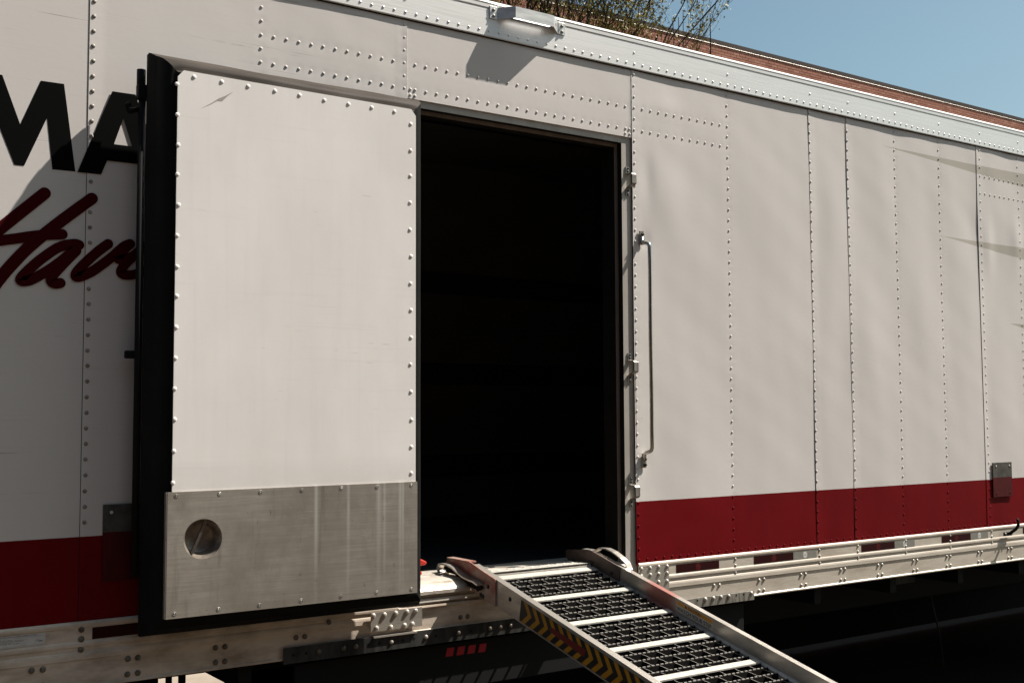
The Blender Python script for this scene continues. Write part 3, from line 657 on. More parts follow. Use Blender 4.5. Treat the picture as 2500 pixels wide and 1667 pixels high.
# ---- painted lettering on the left sheets
def letter(name, poly, mtl, parent, y=-0.00085, tris=None):
    b = MB(); b.add([(a, y, c) for a, c in poly], tris or [tuple(range(len(poly)))]); return b.build(name, mtl, parent)
ly_ = -0.0009
letter('letter', [(-1.600, -0.596), (-1.560, -0.3035), (-1.501, -0.3050), (-1.443, -0.460), (-1.382, -0.304), (-1.308, -0.303), (-1.266, -0.596), (-1.340, -0.597), (-1.360, -0.426), (-1.428, -0.596), (-1.458, -0.596), (-1.507, -0.475), (-1.528, -0.5965)], 'letter_black', S['l1'], ly_)
b = MB()
Ap = [(-1.260, -0.597), (-1.150, -0.303), (-1.071, -0.302), (-0.960, -0.597), (-1.040, -0.597), (-1.059, -0.545), (-1.163, -0.546), (-1.182, -0.596)]
Ah = [(-1.141, -0.486), (-1.111, -0.392), (-1.080, -0.486)]
V = [(a, -0.0030 if a > -1.235 else -0.0030, c) for a, c in Ap+Ah]
b.add(V, [(0, 1, 9, 8, 6, 7), (1, 2, 10, 9), (2, 3, 4, 5, 10), (5, 6, 8, 10)]); b.build('letter', 'letter_black', S['s1'])
def stroke(mb, pts, wid, y):
    P = [Vector((a, c)) for a, c in pts]
    # smooth the path
    Q = []
    n = len(P)
    for i in range(n-1):
        p0, p1, p2, p3 = P[max(i-1, 0)], P[i], P[i+1], P[min(i+2, n-1)]
        for t in range(6):
            t /= 6; Q.append(0.5*((2*p1)+(-p0+p2)*t+(2*p0-5*p1+4*p2-p3)*t*t+(-p0+3*p1-3*p2+p3)*t**3))
    Q.append(P[-1]); n = len(Q); L = []; Rr = []
    for i, q in enumerate(Q):
        d = (Q[min(i+1, n-1)]-Q[max(i-1, 0)]).normalized(); nn = Vector((-d.y, d.x))*wid/2; L.append(q+nn); Rr.append(q-nn)
    for i in range(n-1): mb.add([(a.x, y, a.y) for a in (L[i], L[i+1], Rr[i+1], Rr[i])], [(0, 1, 2, 3)])
    for e, d in ((Q[0], (Q[0]-Q[1])), (Q[-1], (Q[-1]-Q[-2]))):
        a0 = math.atan2(d.y, d.x)
        mb.add([(e.x+math.cos(a0-math.pi/2+math.pi*j/10)*wid/2, y-0.00004, e.y+math.sin(a0-math.pi/2+math.pi*j/10)*wid/2) for j in range(11)], [tuple(range(11))])
def zz(pts):
    out = []
    for a, b__ in pts:
        q = W(a/2.8, 450+b__/2.8, -0.001); out.append((q.x, q.z))
    return out
SCRIPT = [([(305, 62), (150, 185), (-20, 322), (-160, 450)], 72), ([(-140, 415), (0, 386), (120, 370), (250, 352), (425, 342)], 64),
          ([(628, 98), (470, 212), (310, 335), (170, 455), (30, 605), (-60, 720)], 72),
          ([(540, 415), (500, 408), (400, 432), (270, 520), (165, 615), (140, 655), (175, 662), (240, 640), (370, 560), (510, 450)], 62),
          ([(520, 455), (440, 535), (360, 625), (350, 665), (380, 680), (412, 675)], 62),
          ([(738, 408), (650, 475), (545, 575), (515, 625), (545, 632), (630, 595), (760, 500), (840, 430), (888, 408)], 62),
          ([(888, 408), (840, 455), (800, 510), (880, 505), (960, 455), (1040, 400)], 60), ([(1000, 420), (900, 500), (830, 580), (835, 615), (900, 620), (1000, 590), (1060, 560)], 60)]
names = ['H', 'H', 'H', 'a', 'a', 'v', 'e', 'e']
yy = -0.0031
for ch in 'Have':
    mb = MB()
    for i, (pts, w) in enumerate(SCRIPT):
        if names[i] == ch:
            yy -= 0.0001; stroke(mb, zz(pts), w/2.8*0.00152, yy)
    mb.build('script_letter', 'letter_red', S['s1'])

# ================================================================ THE OPEN DOOR (part of the trailer, folded back against the side)
XA, XB, ZA, ZC = -0.9875, -0.0615, -0.2485, -2.0775
D1, D2 = -0.200, -0.100
door = MB(); e = 0.070
door.box(XA-e, XB+e, D2+0.0, -0.079, ZC-e, ZA+e, 0.004)
door.box(XA+0.01, XB-0.01, -0.193, D2-0.0002, ZC+0.01, ZA-0.01)
DOOR = door.build('side_door', 'black', trailer, label='open side door folded flat against the trailer side')
# liner panel with clipped corners
lp = MB(); c = 0.020
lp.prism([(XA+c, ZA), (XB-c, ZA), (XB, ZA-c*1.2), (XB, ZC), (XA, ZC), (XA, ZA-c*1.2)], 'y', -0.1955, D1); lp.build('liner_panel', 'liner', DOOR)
# bulb gasket all round
def ring(e, y, seed):
    pts = []; n = 26
    rx = random.Random(seed)
    def wav(t, s): return 0.0016*math.sin(t*9+s)+0.001*math.sin(t*23+2*s)
    x0, x1, z0, z1 = XA-e, XB+e, ZC-e, ZA+e
    for i in range(n): t = i/n; pts.append((x0+(x1-x0)*t, y+wav(t, seed)*(0.3 < 1), z1+wav(t, seed+4)*0.5))
    for i in range(n): t = i/n; pts.append((x1, y+wav(t, seed+1)*0.4, z1+(z0-z1)*t))
    for i in range(n): t = i/n; pts.append((x1+(x0-x1)*t, y+wav(t, seed+2)*0.6, z0))
    for i in range(n): t = i/n; pts.append((x0, y+wav(t, seed+3)*0.4, z0+(z1-z0)*t))
    return pts
prof = [(-0.004, -0.190), (0.006, -0.184), (0.016, -0.186), (0.028, -0.180), (0.040, -0.168), (0.049, -0.150), (0.055, -0.132), (0.0585, -0.128), (0.060, -0.122), (0.066, -0.114), (0.070, -0.101)]
for side, nm in ((0, 'rubber_top'), (1, 'rubber'), (2, 'rubber'), (3, 'rubber')):
    mb = MB(); n = 26; v = []
    for ei, (e_, y_) in enumerate(prof):
        rg_ = ring(e_, y_, 1+0.25*ei); rg_ = rg_+rg_[:1]
        v += rg_[side*n:side*n+n+1]
    k = n+1; f = [(i*k+j, i*k+j+1, (i+1)*k+j+1, (i+1)*k+j) for i in range(len(prof)-1) for j in range(n)]
    mb.add(v, f, 0, True); mb.build('bulb_gasket', nm, DOOR)
kp = MB(); kp.box(-1.0035, -0.0565, -0.2045, -0.2006, -2.0815, -1.6685, 0.0012)
# round recess cut through the kick plate: build plate as ring of quads round a hole
KX0, KX1, KZ0, KZ1 = -1.0035, -0.0565, -2.0815, -1.6685; CX, CZ, CR = -0.8825, -1.828, 0.0665
kp = MB(); seg = 40; v = []; 
def edge_pt(an):
    dx, dz = math.cos(an), math.sin(an); ts = []
    if dx > 1e-9: ts.append((KX1-CX)/dx)
    if dx < -1e-9: ts.append((KX0-CX)/dx)
    if dz > 1e-9: ts.append((KZ1-CZ)/dz)
    if dz < -1e-9: ts.append((KZ0-CZ)/dz)
    t = min(ts); return (CX+dx*t, CZ+dz*t)
angs = [2*math.pi*i/seg for i in range(seg)]+[math.atan2(z-CZ, x-CX) % (2*math.pi) for x in (KX0, KX1) for z in (KZ0, KZ1)]
angs = sorted(set(angs)); n = len(angs)
for y in (-0.2045, -0.2006):
    v += [(CX+CR*math.cos(a), y, CZ+CR*math.sin(a)) for a in angs]
    v += [(edge_pt(a)[0], y, edge_pt(a)[1]) for a in angs]
f = []
for i in range(n):
    j = (i+1) % n
    f += [(i, j, n+j, n+i), (2*n+i, 3*n+i, 3*n+j, 2*n+j), (i, 2*n+i, 2*n+j, j), (n+i, n+j, 3*n+j, 3*n+i)]
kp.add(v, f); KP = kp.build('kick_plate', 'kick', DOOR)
MB().box(-1.0075, -1.0037, -0.2035, -0.185, -2.081, -1.669).build('plate_edge', 'alu', DOOR)
# the recess needs a cavity in the liner: liner and core behind it are bored out
for o in (DOOR, [c_ for c_ in DOOR.children if c_.name.startswith('liner_panel')][0]):
    cut = MB(); cut.lathe((CX, -0.155, CZ), [(0.0001, 0.0), (0.068, 0.0), (0.068, 0.06), (0.0001, 0.06)], 40)
    cm = cut.mesh('cutter', 'black'); co_ = bpy.data.objects.new('cutter', cm); COL.objects.link(co_)
    md = o.modifiers.new('bore', 'BOOLEAN'); md.object = co_; md.operation = 'DIFFERENCE'; md.solver = 'EXACT'
    dg = bpy.context.evaluated_depsgraph_get(); me = bpy.data.meshes.new_from_object(o.evaluated_get(dg))
    o.modifiers.remove(md); o.data = me; bpy.data.objects.remove(co_)
cup = MB(); cup.lathe((CX, -0.1565, CZ), [(0.0005, 0.0), (0.046, 0.0), (0.050, 0.003), (0.052, 0.010), (0.0555, 0.030), (0.0575, 0.034), (0.0665, 0.0478)], 40)
# keep only the inside surface (drop the closing cap)
cup.f.pop(); cup.mi.pop(); cup.sm.pop()
CUP = cup.build('handle_cup', mat('handle_cup_steel', (0.36, 0.31, 0.26), 0.32, 0.5, col2=(0.14, 0.11, 0.085), vscale=(22, 22, 22)), DOOR)
a0, a1 = Vector((-0.868, -0.190, -1.771)), Vector((-0.918, -0.190, -1.876))
ax = (a1-a0).normalized(); sd = Vector((ax.z, 0, -ax.x))*0.0048
lv = MB(); V = []
for q, yv in ((a0, -0.192), (a1, -0.201)):
    for s_, dy in ((-1, 0.012), (-1, 0), (1, 0), (1, 0.012)): V.append((q.x+sd.x*s_, yv+dy, q.z+sd.z*s_))
lv.add(V, [(0, 1, 2, 3), (7, 6, 5, 4), (0, 4, 5, 1), (1, 5, 6, 2), (2, 6, 7, 3), (3, 7, 4, 0)]); lv.build('release_lever', 'stainless', DOOR)
# fasteners of the door
n = 13
for i in range(14): rivet(-0.9895+0.007*min(1, i/4), -0.301-i*0.10285, 'door', D1, DOOR, 0.003)
for i in range(14): rivet(-0.0855+0.004*i/13, -0.305-i*0.10262, 'door', D1, DOOR, 0.003)
for i in range(9): rivet(-0.931+i*0.0970, -0.2655-0.0006*i, 'door', D1, DOOR, 0.002)
for i, x in enumerate((-0.975, -0.827, -0.681, -0.526, -0.372, -0.228, -0.082)):
    rivet(x, -1.682, 'screw', -0.2045, DOOR); rivet(x, -2.066, 'screw', -0.2045, DOOR)
# lock rod hardware on the hidden face, showing past the free edge
b = MB(); b.tube([(-1.0655, -0.064, -0.315), (-1.0655, -0.064, -1.95)], 0.0125, 10); b.build('lock_rod', 'black', DOOR)
b = MB(); b.tube([(-1.0700, -0.064, -0.230), (-1.0700, -0.064, -0.305)], 0.015, 10); b.build('rod_guide', 'black', DOOR)
b = MB(); b.box(-1.084, -1.03, -0.080, -0.050, -0.335, -0.283, 0.004); b.build('rod_bracket', 'black', DOOR)
b = MB(); b.tube([(-1.105, -0.062, -0.352), (-1.118, -0.058, -0.362), (-1.108, -0.056, -0.378), (-1.07, -0.061, -0.366)], 0.010, 8); b.build('rod_bracket', 'black', DOOR)
b = MB(); b.box(-1.106, -1.05, -0.060, -0.036, -1.223, -1.196, 0.006); b.build('rod_handle', 'black', DOOR)
for z in (-0.45, -1.15, -1.85):
    b = MB(); b.box(-0.05, 0.02, -0.058, -0.006, z-0.03, z+0.03, 0.004); b.build('hinge', 'galv_dark', DOOR)
sc = MB(); 
sc.add([(a, D1-0.0003, b_) for a, b_ in ((-0.908, -0.372), (-0.868, -0.345), (-0.846, -0.327), (-0.822, -0.314), (-0.792, -0.294), (-0.812, -0.312), (-0.832, -0.334), (-0.850, -0.336), (-0.870, -0.350))], [tuple(range(9))]); sc.build('scuff_mark', mat('scuff', (0.36, 0.33, 0.30), 0.6), DOOR)

# ---- make the fasteners: the 300 that show largest are objects, the rest one joined part
def dome(r, h, seg=10, tip=None):
    pr = [(r, 0.0), (r*0.97, h*0.35), (r*0.78, h*0.75), (r*0.42, h*0.97)]
    if tip: pr += [(tip, h), (tip*0.8, h+0.0012)]
    return pr
KIND = {'skin': (dome(0.0059, 0.0030), 'skin', 'rivet'), 'skin_black': (dome(0.0074, 0.0034), 'letter_black', 'rivet'), 'skin_maroon': (dome(0.0074, 0.0040), 'letter_red', 'rivet'), 'skin_left': (dome(0.0074, 0.0034), 'rivet_old', 'rivet'), 'top': (dome(0.0058, 0.0030), 'rail_top', 'rivet'), 'bolt': (dome(0.0088, 0.0060, 12), 'rivet_metal', 'rivet'),
        'bigbolt': (dome(0.0102, 0.0075, 12), 'rivet_metal', 'rivet'), 'railrivet': (dome(0.0072, 0.0045), 'rivet_metal', 'rivet'), 'bolt_dirty': (dome(0.0102, 0.0075, 12), 'rivet_grime', 'rivet'),
        'door': (dome(0.0074, 0.0030, 12), 'liner', 'rivet'),
        'screw': ([(0.0075, 0.0), (0.0075, 0.0009), (0.0058, 0.0010), (0.0052, 0.0004), (0.0028, 0.0004), (0.0026, 0.0012)], 'galv', 'screw')}
PROTO = {}
for k, (pr, mt, nm) in KIND.items():
    b = MB(); b.lathe((0, 0, 0), pr, 12 if pr[0][0] > 0.008 else 10); PROTO[k] = b.mesh(nm, mt, 0)
def host(kind, x, z):
    if kind == 'top': return TOPRAIL
    if kind.startswith('skin'):
        if 0.012 < x < 1.2 and z > -0.15: return S['h']
        best = None
        for kk, a, b_, _ in SH:
            if a <= x <= b_: best = S[kk]
        return best or trailer
    return trailer
scored = []
for kind, x, y, z, par in FAST:
    if y is None:
        if kind == 'top': y = -0.0100+0.0015*(z-0.184)/0.116
        else:
            y = skin_y(x, z)
            for kk, a, b_, lift in SH:
                if lift and a <= x <= a+0.05: y -= lift*(1-(x-a)/0.05)
    u, v, w = project((x, y, z))
    vis = -20 < u < 2520 and -20 < v < 1690 and w > 0
    if kind == 'skin' and -1.05 < x < -0.05 and z < -0.2: vis = False      # behind the folded door
    scored.append((kind, x, y, z, par, (KIND[kind][0][0][0]/w) if vis else 0))
scored.sort(key=lambda t: -t[5])
rest = MB(); RM = ['letter_black', 'letter_red', 'rivet_old', 'skin', 'rail_top', 'rivet_metal', 'rivet_grime', 'liner', 'galv']; nr = 0
for kind, x, y, z, par, sc_ in scored:
    if kind == 'screw' or (sc_ > 0 and nr < 300):
        if kind != 'screw': nr += 1
        par = par or host(kind, x, z)
        o = link(KIND[kind][2], PROTO[kind], par); o.location = (x, y+0.0002, z+H)
    elif not (kind == 'skin' and -1.05 < x < -0.05 and z < -0.2):
        rest.lathe((x, y+0.0002, z), KIND[kind][0], 8, RM.index(KIND[kind][1]))
rest.build('small_rivets', RM, trailer, kind='stuff')

# ---- wheel at the right edge under the trailer
wl = empty('x', (0, 0, 0), '', '') ; bpy.data.objects.remove(wl)
tyre_prof = [(0.28, 0.0), (0.40, 0.0), (0.48, 0.02), (0.50, 0.06), (0.50, 0.22), (0.48, 0.26), (0.40, 0.28), (0.28, 0.28)]
for cx in (7.6, 8.9):
    b = MB(); b.lathe((cx, 0.42, -H+0.50), tyre_prof, 36); ty = b.build('tyre', 'tyre', trailer)
    b = MB(); b.lathe((cx, 0.42, -H+0.50), [(0.279, 0.02), (0.279, 0.24), (0.20, 0.22), (0.12, 0.20), (0.11, 0.27), (0.0005, 0.28)], 24); b.build('rim', 'galv_dark', ty)
    b = MB(); b.tube([(cx, 0.4, -H+0.5), (cx, 2.2, -H+0.5)], 0.065, 10); b.build('axle', 'under', trailer)
b = MB(); b.tube([(4.55, 0.9, -2.40), (4.60, 0.88, -2.62), (4.68, 0.86, -2.95), (4.70, 0.85, -3.2)], 0.006, 6); b.build('air_hose', 'galv_dark', trailer)
b = MB(); b.box(3.62, 3.92, 0.5, 0.56, -2.47, -2.402); b.build('hanger_bracket', 'galv_dark', trailer)
# landing gear
for y in (0.45, 2.1):
    b = MB(); b.box(-1.55, -1.42, y-0.06, y+0.06, -H+0.33, -2.31, 0.006); b.box(-1.54, -1.43, y-0.05, y+0.05, -H+0.06, -H+0.33); b.box(-1.62, -1.35, y-0.12, y+0.12, -H+0.02, -H+0.06); b.build('landing_leg', 'under', trailer)

# ================================================================ THE RAMP
RX0, RX1 = 0.305, 0.965; TS = math.tan(R(14.0)); RZ = -2.016
RLEN = 4.55
ramp = empty('loading_ramp', (0.635, -2.4, 0), 'aluminium walk ramp with open grating hooked onto the trailer door sill', 'ramp')
def rz(y): return RZ + TS*y          # top of side rails
YE = -(H-0.06+RZ+0.0)/TS*1.0
YE = (-H+0.10-RZ)/TS                  # foot of the ramp
def side_rail(x0, x1, outer, nm, mtl):
    """channel: web on the outside, top and bottom flanges turned inward"""
    mb = MB(); h = 0.103; fl = 0.030; t = 0.005; s = 1 if outer < 0 else -1
    xo = x0 if outer < 0 else x1
    prof = [(xo, 0), (xo+s*fl, 0), (xo+s*fl, -t), (xo+s*t, -t), (xo+s*t, -h+t), (xo+s*fl, -h+t), (xo+s*fl, -h), (xo, -h)]
    ys = [-0.03, YE]; v = [(a, y, rz(y)+b_) for y in ys for a, b_ in prof]; k = len(prof)
    f = [(j, (j+1) % k, (j+1) % k+k, j+k) for j in range(k)]+[tuple(range(k)), tuple(range(k, 2*k))]
    mb.add(v, f); return mb.build(nm, mtl, ramp)
RL = side_rail(RX0, RX0+0.03, -1, 'side_rail', 'ramp')
# right rail is seen from inside: web inside, flange outside
def side_rail_r():
    mb = MB(); h = 0.103; t = 0.005; xi = RX1-0.026
    prof = [(xi, 0.0), (RX1, 0.0), (RX1, -t), (xi+t, -t), (xi+t, -h), (xi-0.012, -h), (xi-0.012, -0.066), (xi-0.004, -0.060), (xi, -0.058)]
    ys = [-0.03, YE]; v = [(a, y, rz(y)+b_) for y in ys for a, b_ in prof]; k = len(prof)
    f = [(j, (j+1) % k, (j+1) % k+k, j+k) for j in range(k)]+[tuple(range(k)), tuple(range(k, 2*k))]
    mb.add(v, f); return mb.build('side_rail', 'ramp_inner', ramp)
RR = side_rail_r()
SX0, SX1 = RX0+0.032, RX1-0.039
def sz(y): return rz(y)-0.062          # walking surface
def bar_x(mb, y, w, h, x0=SX0, x1=SX1, top=0.0, mi=0):
    v = []
    for x in (x0, x1):
        for dy, dz in ((-w/2, 0), (w/2, 0), (w/2, -h), (-w/2, -h)): v.append((x, y+dy, sz(y+dy)+dz+top))
    mb.add(v, [(0, 1, 2, 3), (7, 6, 5, 4), (0, 4, 5, 1), (1, 5, 6, 2), (2, 6, 7, 3), (3, 7, 4, 0)], mi)
PIT = 0.2345; y0 = -0.052
treads = [y0-PIT*i for i in range(int((-YE-0.1)/PIT)+1)]
for i, y in enumerate(treads):
    b = MB(); bar_x(b, y, 0.030 if i else 0.036, 0.005, top=0.006); bar_x(b, y, 0.024, 0.03, top=0.0008, mi=1); b.build('tread_bar', ['tread', 'grating'], ramp)
WEBS = []
for i in range(len(treads)-1):
    ya = treads[i]; nb = 5; cell = PIT/nb
    for j in range(1, nb):
        yb = ya-cell*j; b = MB(); bar_x(b, yb, 0.003, 0.024)
        # serrations
        nx_ = 28
        for q in range(nx_):
            x = SX0+(SX1-SX0)*(q+0.28)/nx_; x2 = x+(SX1-SX0)/nx_*0.60
            bar_x(b, yb, 0.0034, 0.0030, x, x2, 0.0032, 1)
        b.build('grating_bar', ['grating', 'grating_top'], ramp)
    # crimped connecting strips between neighbouring bars
    for j in range(nb):
        y1 = ya-cell*j; n = 8; w = (SX1-SX0)/n; off = (0.5*w if j % 2 else 0.0)
        for q in range(-1, n+1):
            for kk, o2 in ((0, 0.0),):
                xa = SX0+0.012+q*w+off+o2
                if xa-0.006 < SX0 or xa+0.013 > SX1: continue
                WEBS.append((kk, xa, y1))
def web_shape(mb, kk, xa, y1, cell):
    bend, th = ((0.006, 0.0010), (-0.004, 0.0008))[kk]
    P = [(xa-bend, -0.0015), (xa, -cell*0.35), (xa+0.003, -cell*0.7), (xa+0.003+bend*1.6, -cell+0.0015)]
    for (xa_, ya_), (xb_, yb_) in zip(P, P[1:]):
        d = Vector((xb_-xa_, yb_-ya_)).normalized(); nx2, ny2 = -d.y*th, d.x*th; v = []
        for X_, Y_ in ((xa_, ya_), (xb_, yb_)):
            for s_, dz in ((1, 0), (-1, 0), (-1, -0.019), (1, -0.019)): v.append((X_+nx2*s_, y1+Y_+ny2*s_, sz(y1+Y_+ny2*s_)-0.001+dz))
        mb.add(v, [(0, 1, 2, 3), (7, 6, 5, 4), (1, 5, 6, 2), (2, 6, 7, 3), (3, 7, 4, 0)]); mb.add([v[0], v[1], v[5], v[4]], [(0, 1, 2, 3)], 1)
WP = []
for kk in (0, 1):
    b = MB(); web_shape(b, kk, 0.0, 0.0, PIT/5); WP.append(b.mesh('grating_web', ['grating', 'grating_top'], 0))
WEBS.sort(key=lambda t: (0 if project((t[1], t[2], sz(t[2])))[1] < 1670 else 1, -t[2]))
b = MB()
for i, (kk, xa, y1) in enumerate(WEBS):
    if i < 300:
        o = link('grating_web', WP[kk], ramp); o.location = (xa, y1, TS*y1+H)
    else: web_shape(b, kk, xa, y1, PIT/5)
b.build('grating_webs', ['grating', 'grating_top'], ramp, kind='stuff')
# pale marks of the lower grating lines: cross rods under the mesh
for i in range(len(treads)-1):
    for j in (1, 3):
        y = treads[i]-PIT*j/5-PIT*0.1; b = MB(); bar_x(b, y, 0.003, 0.003, top=-0.03); b.build('cross_rod', 'grating', ramp)
# diamond-plate lip on the sill
lip = MB(); lz = -2.0705
lip.add([(RX0+0.035, -0.032, lz+0.006), (RX1-0.045, -0.032, lz+0.006), (RX1-0.045, 0.075, lz), (RX0+0.035, 0.075, lz)], [(0, 1, 2, 3)])
lip.add([(RX0+0.035, -0.032, lz+0.002), (RX1-0.045, -0.032, lz+0.002), (RX1-0.045, 0.075, lz-0.004), (RX0+0.035, 0.075, lz-0.004)], [(3, 2, 1, 0)])
LIP = lip.build('lip_plate', 'tread', ramp)
for i in range(13):
    for j in range(3):
        x = RX0+0.06+i*0.043+(0.021 if j % 2 else 0); yq = 0.058-j*0.028
        b = MB(); s_ = 1 if (i+j) % 2 else -1; z = lz+0.006*(0.075-yq)/0.107
        b.add([(x-0.011, yq-0.006*s_, z), (x, yq+0.003, z), (x+0.011, yq+0.006*s_, z), (x, yq-0.003, z), (x, yq, z+0.0028)], [(0, 1, 4), (1, 2, 4), (2, 3, 4), (3, 0, 4)]); b.build('diamond_tread', 'tread', LIP)
b = MB(); bar_x(b, -0.022, 0.02, 0.03, RX0+0.032, RX1-0.050, 0.012); b.build('tread_bar', 'tread', ramp)
# hook plates
def hook(x0, x1, mtl, left):
    b = MB()
    poly = [(0.172, -2.036), (0.160, -2.0255), (0.06, -2.0175), (0.0, -2.0135), (-0.012, -2.0145), (-0.20, rz(-0.20)+0.0015), (-0.20, rz(-0.20)-0.104), (-0.03, -2.128), (-0.015, -2.098), (0.005, -2.079), (0.150, -2.0735), (0.170, -2.060)]
    b.prism(poly, 'x', x0, x1); o = b.build('hook_plate', mtl, ramp)
    for yq, zq in ((-0.150, -2.098), (-0.075, -2.118), (-0.115, -2.140), (-0.098, -2.136)):
        h = MB(); xx = x0 if left else x1
        h.lathe((x0 if left else x0, yq, zq-0.0), [(0.0085, 0.0), (0.008, 0.0028), (0.004, 0.004)], 10, axis=(-1, 0, 0)); h.build('bolt_head', 'galv_dark', o)
    return o
HL = hook(RX0-0.0065, RX0-0.0005, 'ramp_red', True)
HR = hook(RX1-0.033, RX1-0.0265, mat('hook_shaded', (0.13, 0.09, 0.075), 0.55, 0.2, col2=(0.08, 0.06, 0.05), vscale=(20, 20, 20)), False)  # right hook darker than the left: its shade is painted into the colour
b = MB(); b.box(RX0-0.006, RX0+0.03, -0.008, 0.165, -2.0215, -2.0135, 0.002); b.build('hook_flange', 'ramp_red', ramp)
b = MB(); b.box(RX1-0.033, RX1, -0.008, 0.055, -2.0185, -2.0125, 0.002); b.build('hook_flange', 'ramp', ramp)
# carrying handles: curved flat straps standing off the rails
def strap(pts, wid, th, mtl, nm='carry_handle'):
    b = MB(); v = []; n = len(pts)
    for i, p in enumerate(pts):
        t = (Vector(pts[min(i+1, n-1)])-Vector(pts[max(i-1, 0)])).normalized(); nn = Vector((0, -t.z, t.y)).normalized()
        if nn.z < 0: nn = -nn
        for s_, q in ((0, 0), (wid, 0), (wid, th), (0, th)): v.append((p[0]+s_, p[1]+nn.y*q, p[2]+nn.z*q))
    f = []
    for i in range(n-1):
        for j in range(4): a = i*4+j; c_ = i*4+(j+1) % 4; f.append((a, c_, c_+4, a+4))
    f += [(0, 1, 2, 3), ((n-1)*4+3, (n-1)*4+2, (n-1)*4+1, (n-1)*4)]
    b.add(v, f); return b.build(nm, mtl, ramp)
xh = RX0-0.040
strap([(xh, 0.182, -2.078), (xh, 0.184, -2.058), (xh, 0.178, -2.044), (xh, 0.150, -2.041), (xh, 0.110, -2.042), (xh, 0.070, -2.050), (xh, 0.03, -2.064), (xh, -0.01, -2.077), (xh, -0.05, -2.083), (xh, -0.085, -2.086), (xh, -0.118, -2.096)], 0.032, 0.006, 'ramp')
b = MB(); b.prism([(0.165, -2.050), (0.09, -2.052), (0.0, -2.085), (-0.10, -2.098), (-0.125, -2.104), (-0.10, -2.118), (0.0, -2.108), (0.08, -2.075), (0.15, -2.072)], 'x', RX0-0.018, RX0-0.007); b.build('handle_backing', 'rubber', ramp)
xh = RX1-0.004
strap([(xh, 0.02, -2.030), (xh, -0.03, -2.008), (xh, -0.075, -2.006), (xh, -0.12, -2.016), (xh, -0.17, -2.036), (xh, -0.205, -2.056), (xh, -0.215, -2.075)], 0.030, 0.005, 'ramp')
# hazard chevrons on the outside of the left rail
b = MB(); yt0, yt1 = -0.368, -3.2
xx = RX0-0.0008
b.add([(xx, yt0, rz(yt0)-0.013), (xx, yt1, rz(yt1)-0.013), (xx, yt1, rz(yt1)-0.096), (xx, yt0+0.014, rz(yt0+0.014)-0.096)], [(0, 1, 2, 3)]); HZ = b.build('hazard_strip', 'hazard_black', ramp)
y = -0.385; xx = RX0-0.0012
while y > yt1:
    b = MB(); w = 0.024
    tp, md_, bt = (y, 0.014), (y-0.026, 0.054), (y+0.018, 0.095)
    V = []
    for (yq, dq) in (tp, md_, bt):
        for dy in (0, -w): V.append((xx, yq+dy, rz(yq+dy)-dq))
    b.add(V, [(0, 1, 3, 2), (2, 3, 5, 4)]); b.build('chevron', 'hazard_yellow', HZ); y -= 0.0525
b = MB(); xx = RX0-0.0017
b.add([(xx, -0.556, rz(-0.556)-0.040), (xx, -0.762, rz(-0.762)-0.038), (xx, -0.750, rz(-0.750)-0.068), (xx, -0.553, rz(-0.553)-0.060)], [(0, 1, 2, 3)]); b.build('tape_patch', 'tape_dark_red', ramp)
# rail end plate line and bolts
b = MB(); b.lathe((RX0, -0.293, rz(-0.293)-0.040), [(0.009, 0.0), (0.0085, 0.0022), (0.004, 0.004)], 10, axis=(-1, 0, 0)); b.build('bolt_head', 'galv_dark', ramp)
# caution sticker on the inside of the right rail
xi = RX1-0.026-0.0006
b = MB(); ya, yb = -0.545, -0.748; dA, dB = 0.006, 0.050
b.add([(xi, ya, rz(ya)-dA), (xi, yb, rz(yb)-dA), (xi, yb, rz(yb)-dB), (xi, ya, rz(ya)-dB)], [(0, 1, 2, 3)]); ST = b.build('caution_sticker', mat('sticker_vinyl', (0.52, 0.48, 0.43), 0.5, col2=(0.42, 0.39, 0.35), vscale=(40, 40, 40)), ramp)
b = MB(); xo = xi-0.0004
b.add([(xo, ya-0.002, rz(ya-0.002)-dA-0.002), (xo, yb+0.002, rz(yb+0.002)-dA-0.002), (xo, yb+0.002, rz(yb+0.002)-0.024), (xo, ya-0.002, rz(ya-0.002)-0.024)], [(0, 1, 2, 3)]); b.build('orange_band', 'orange', ST)
sl3 = np.array((0, -1, -TS)); up3 = np.array((0, 0, 1.))
text_mesh('CAUTION', 0.012, 'ink', 'lettering', ST, (xo-0.0004, -0.612, rz(-0.612)-0.022), sl3, up3, width=0.068)
text_mesh('WATCH YOUR STEP', 0.017, 'ink', 'lettering', ST, (xo-0.0004, -0.549, rz(-0.549)-0.046), sl3, up3, width=0.190)
tw = MB(); tw.add([(xo-0.0004, -0.592, rz(-0.592)-0.021), (xo-0.0004, -0.606, rz(-0.606)-0.021), (xo-0.0004, -0.599, rz(-0.599)-0.009)], [(0, 1, 2)]); tw.build('warning_triangle', 'ink', ST)
b = MB()
for x in (RX0+0.02, RX1-0.05): b.box(x, x+0.03, YE-0.02, YE+0.16, -H+0.012, -H+0.03)
b.box(RX0+0.01, RX1-0.01, YE-0.20, YE+0.005, -H+0.008, -H+0.02); b.build('foot_plate', 'ramp', ramp)

# ================================================================ red plastic piece on the sill
b = MB()
b.prism([(0.035, -1.983), (0.095, -1.990), (0.128, -2.006), (0.131, -2.013), (0.122, -2.020), (0.075, -2.021), (0.062, -2.030), (0.066, -2.042), (0.098, -2.041), (0.109, -2.045), (0.108, -2.056), (0.090, -2.060), (0.050, -2.060), (0.030, -2.035)], 'y', 0.040, 0.068)
o = b.build('strap_clip', 'red_plastic'); o['label'] = 'red plastic clip on the sill, peeking out past the door edge'; o['category'] = 'clip'
bv = o.modifiers.new('bevel', 'BEVEL'); bv.width = 0.004; bv.segments = 2

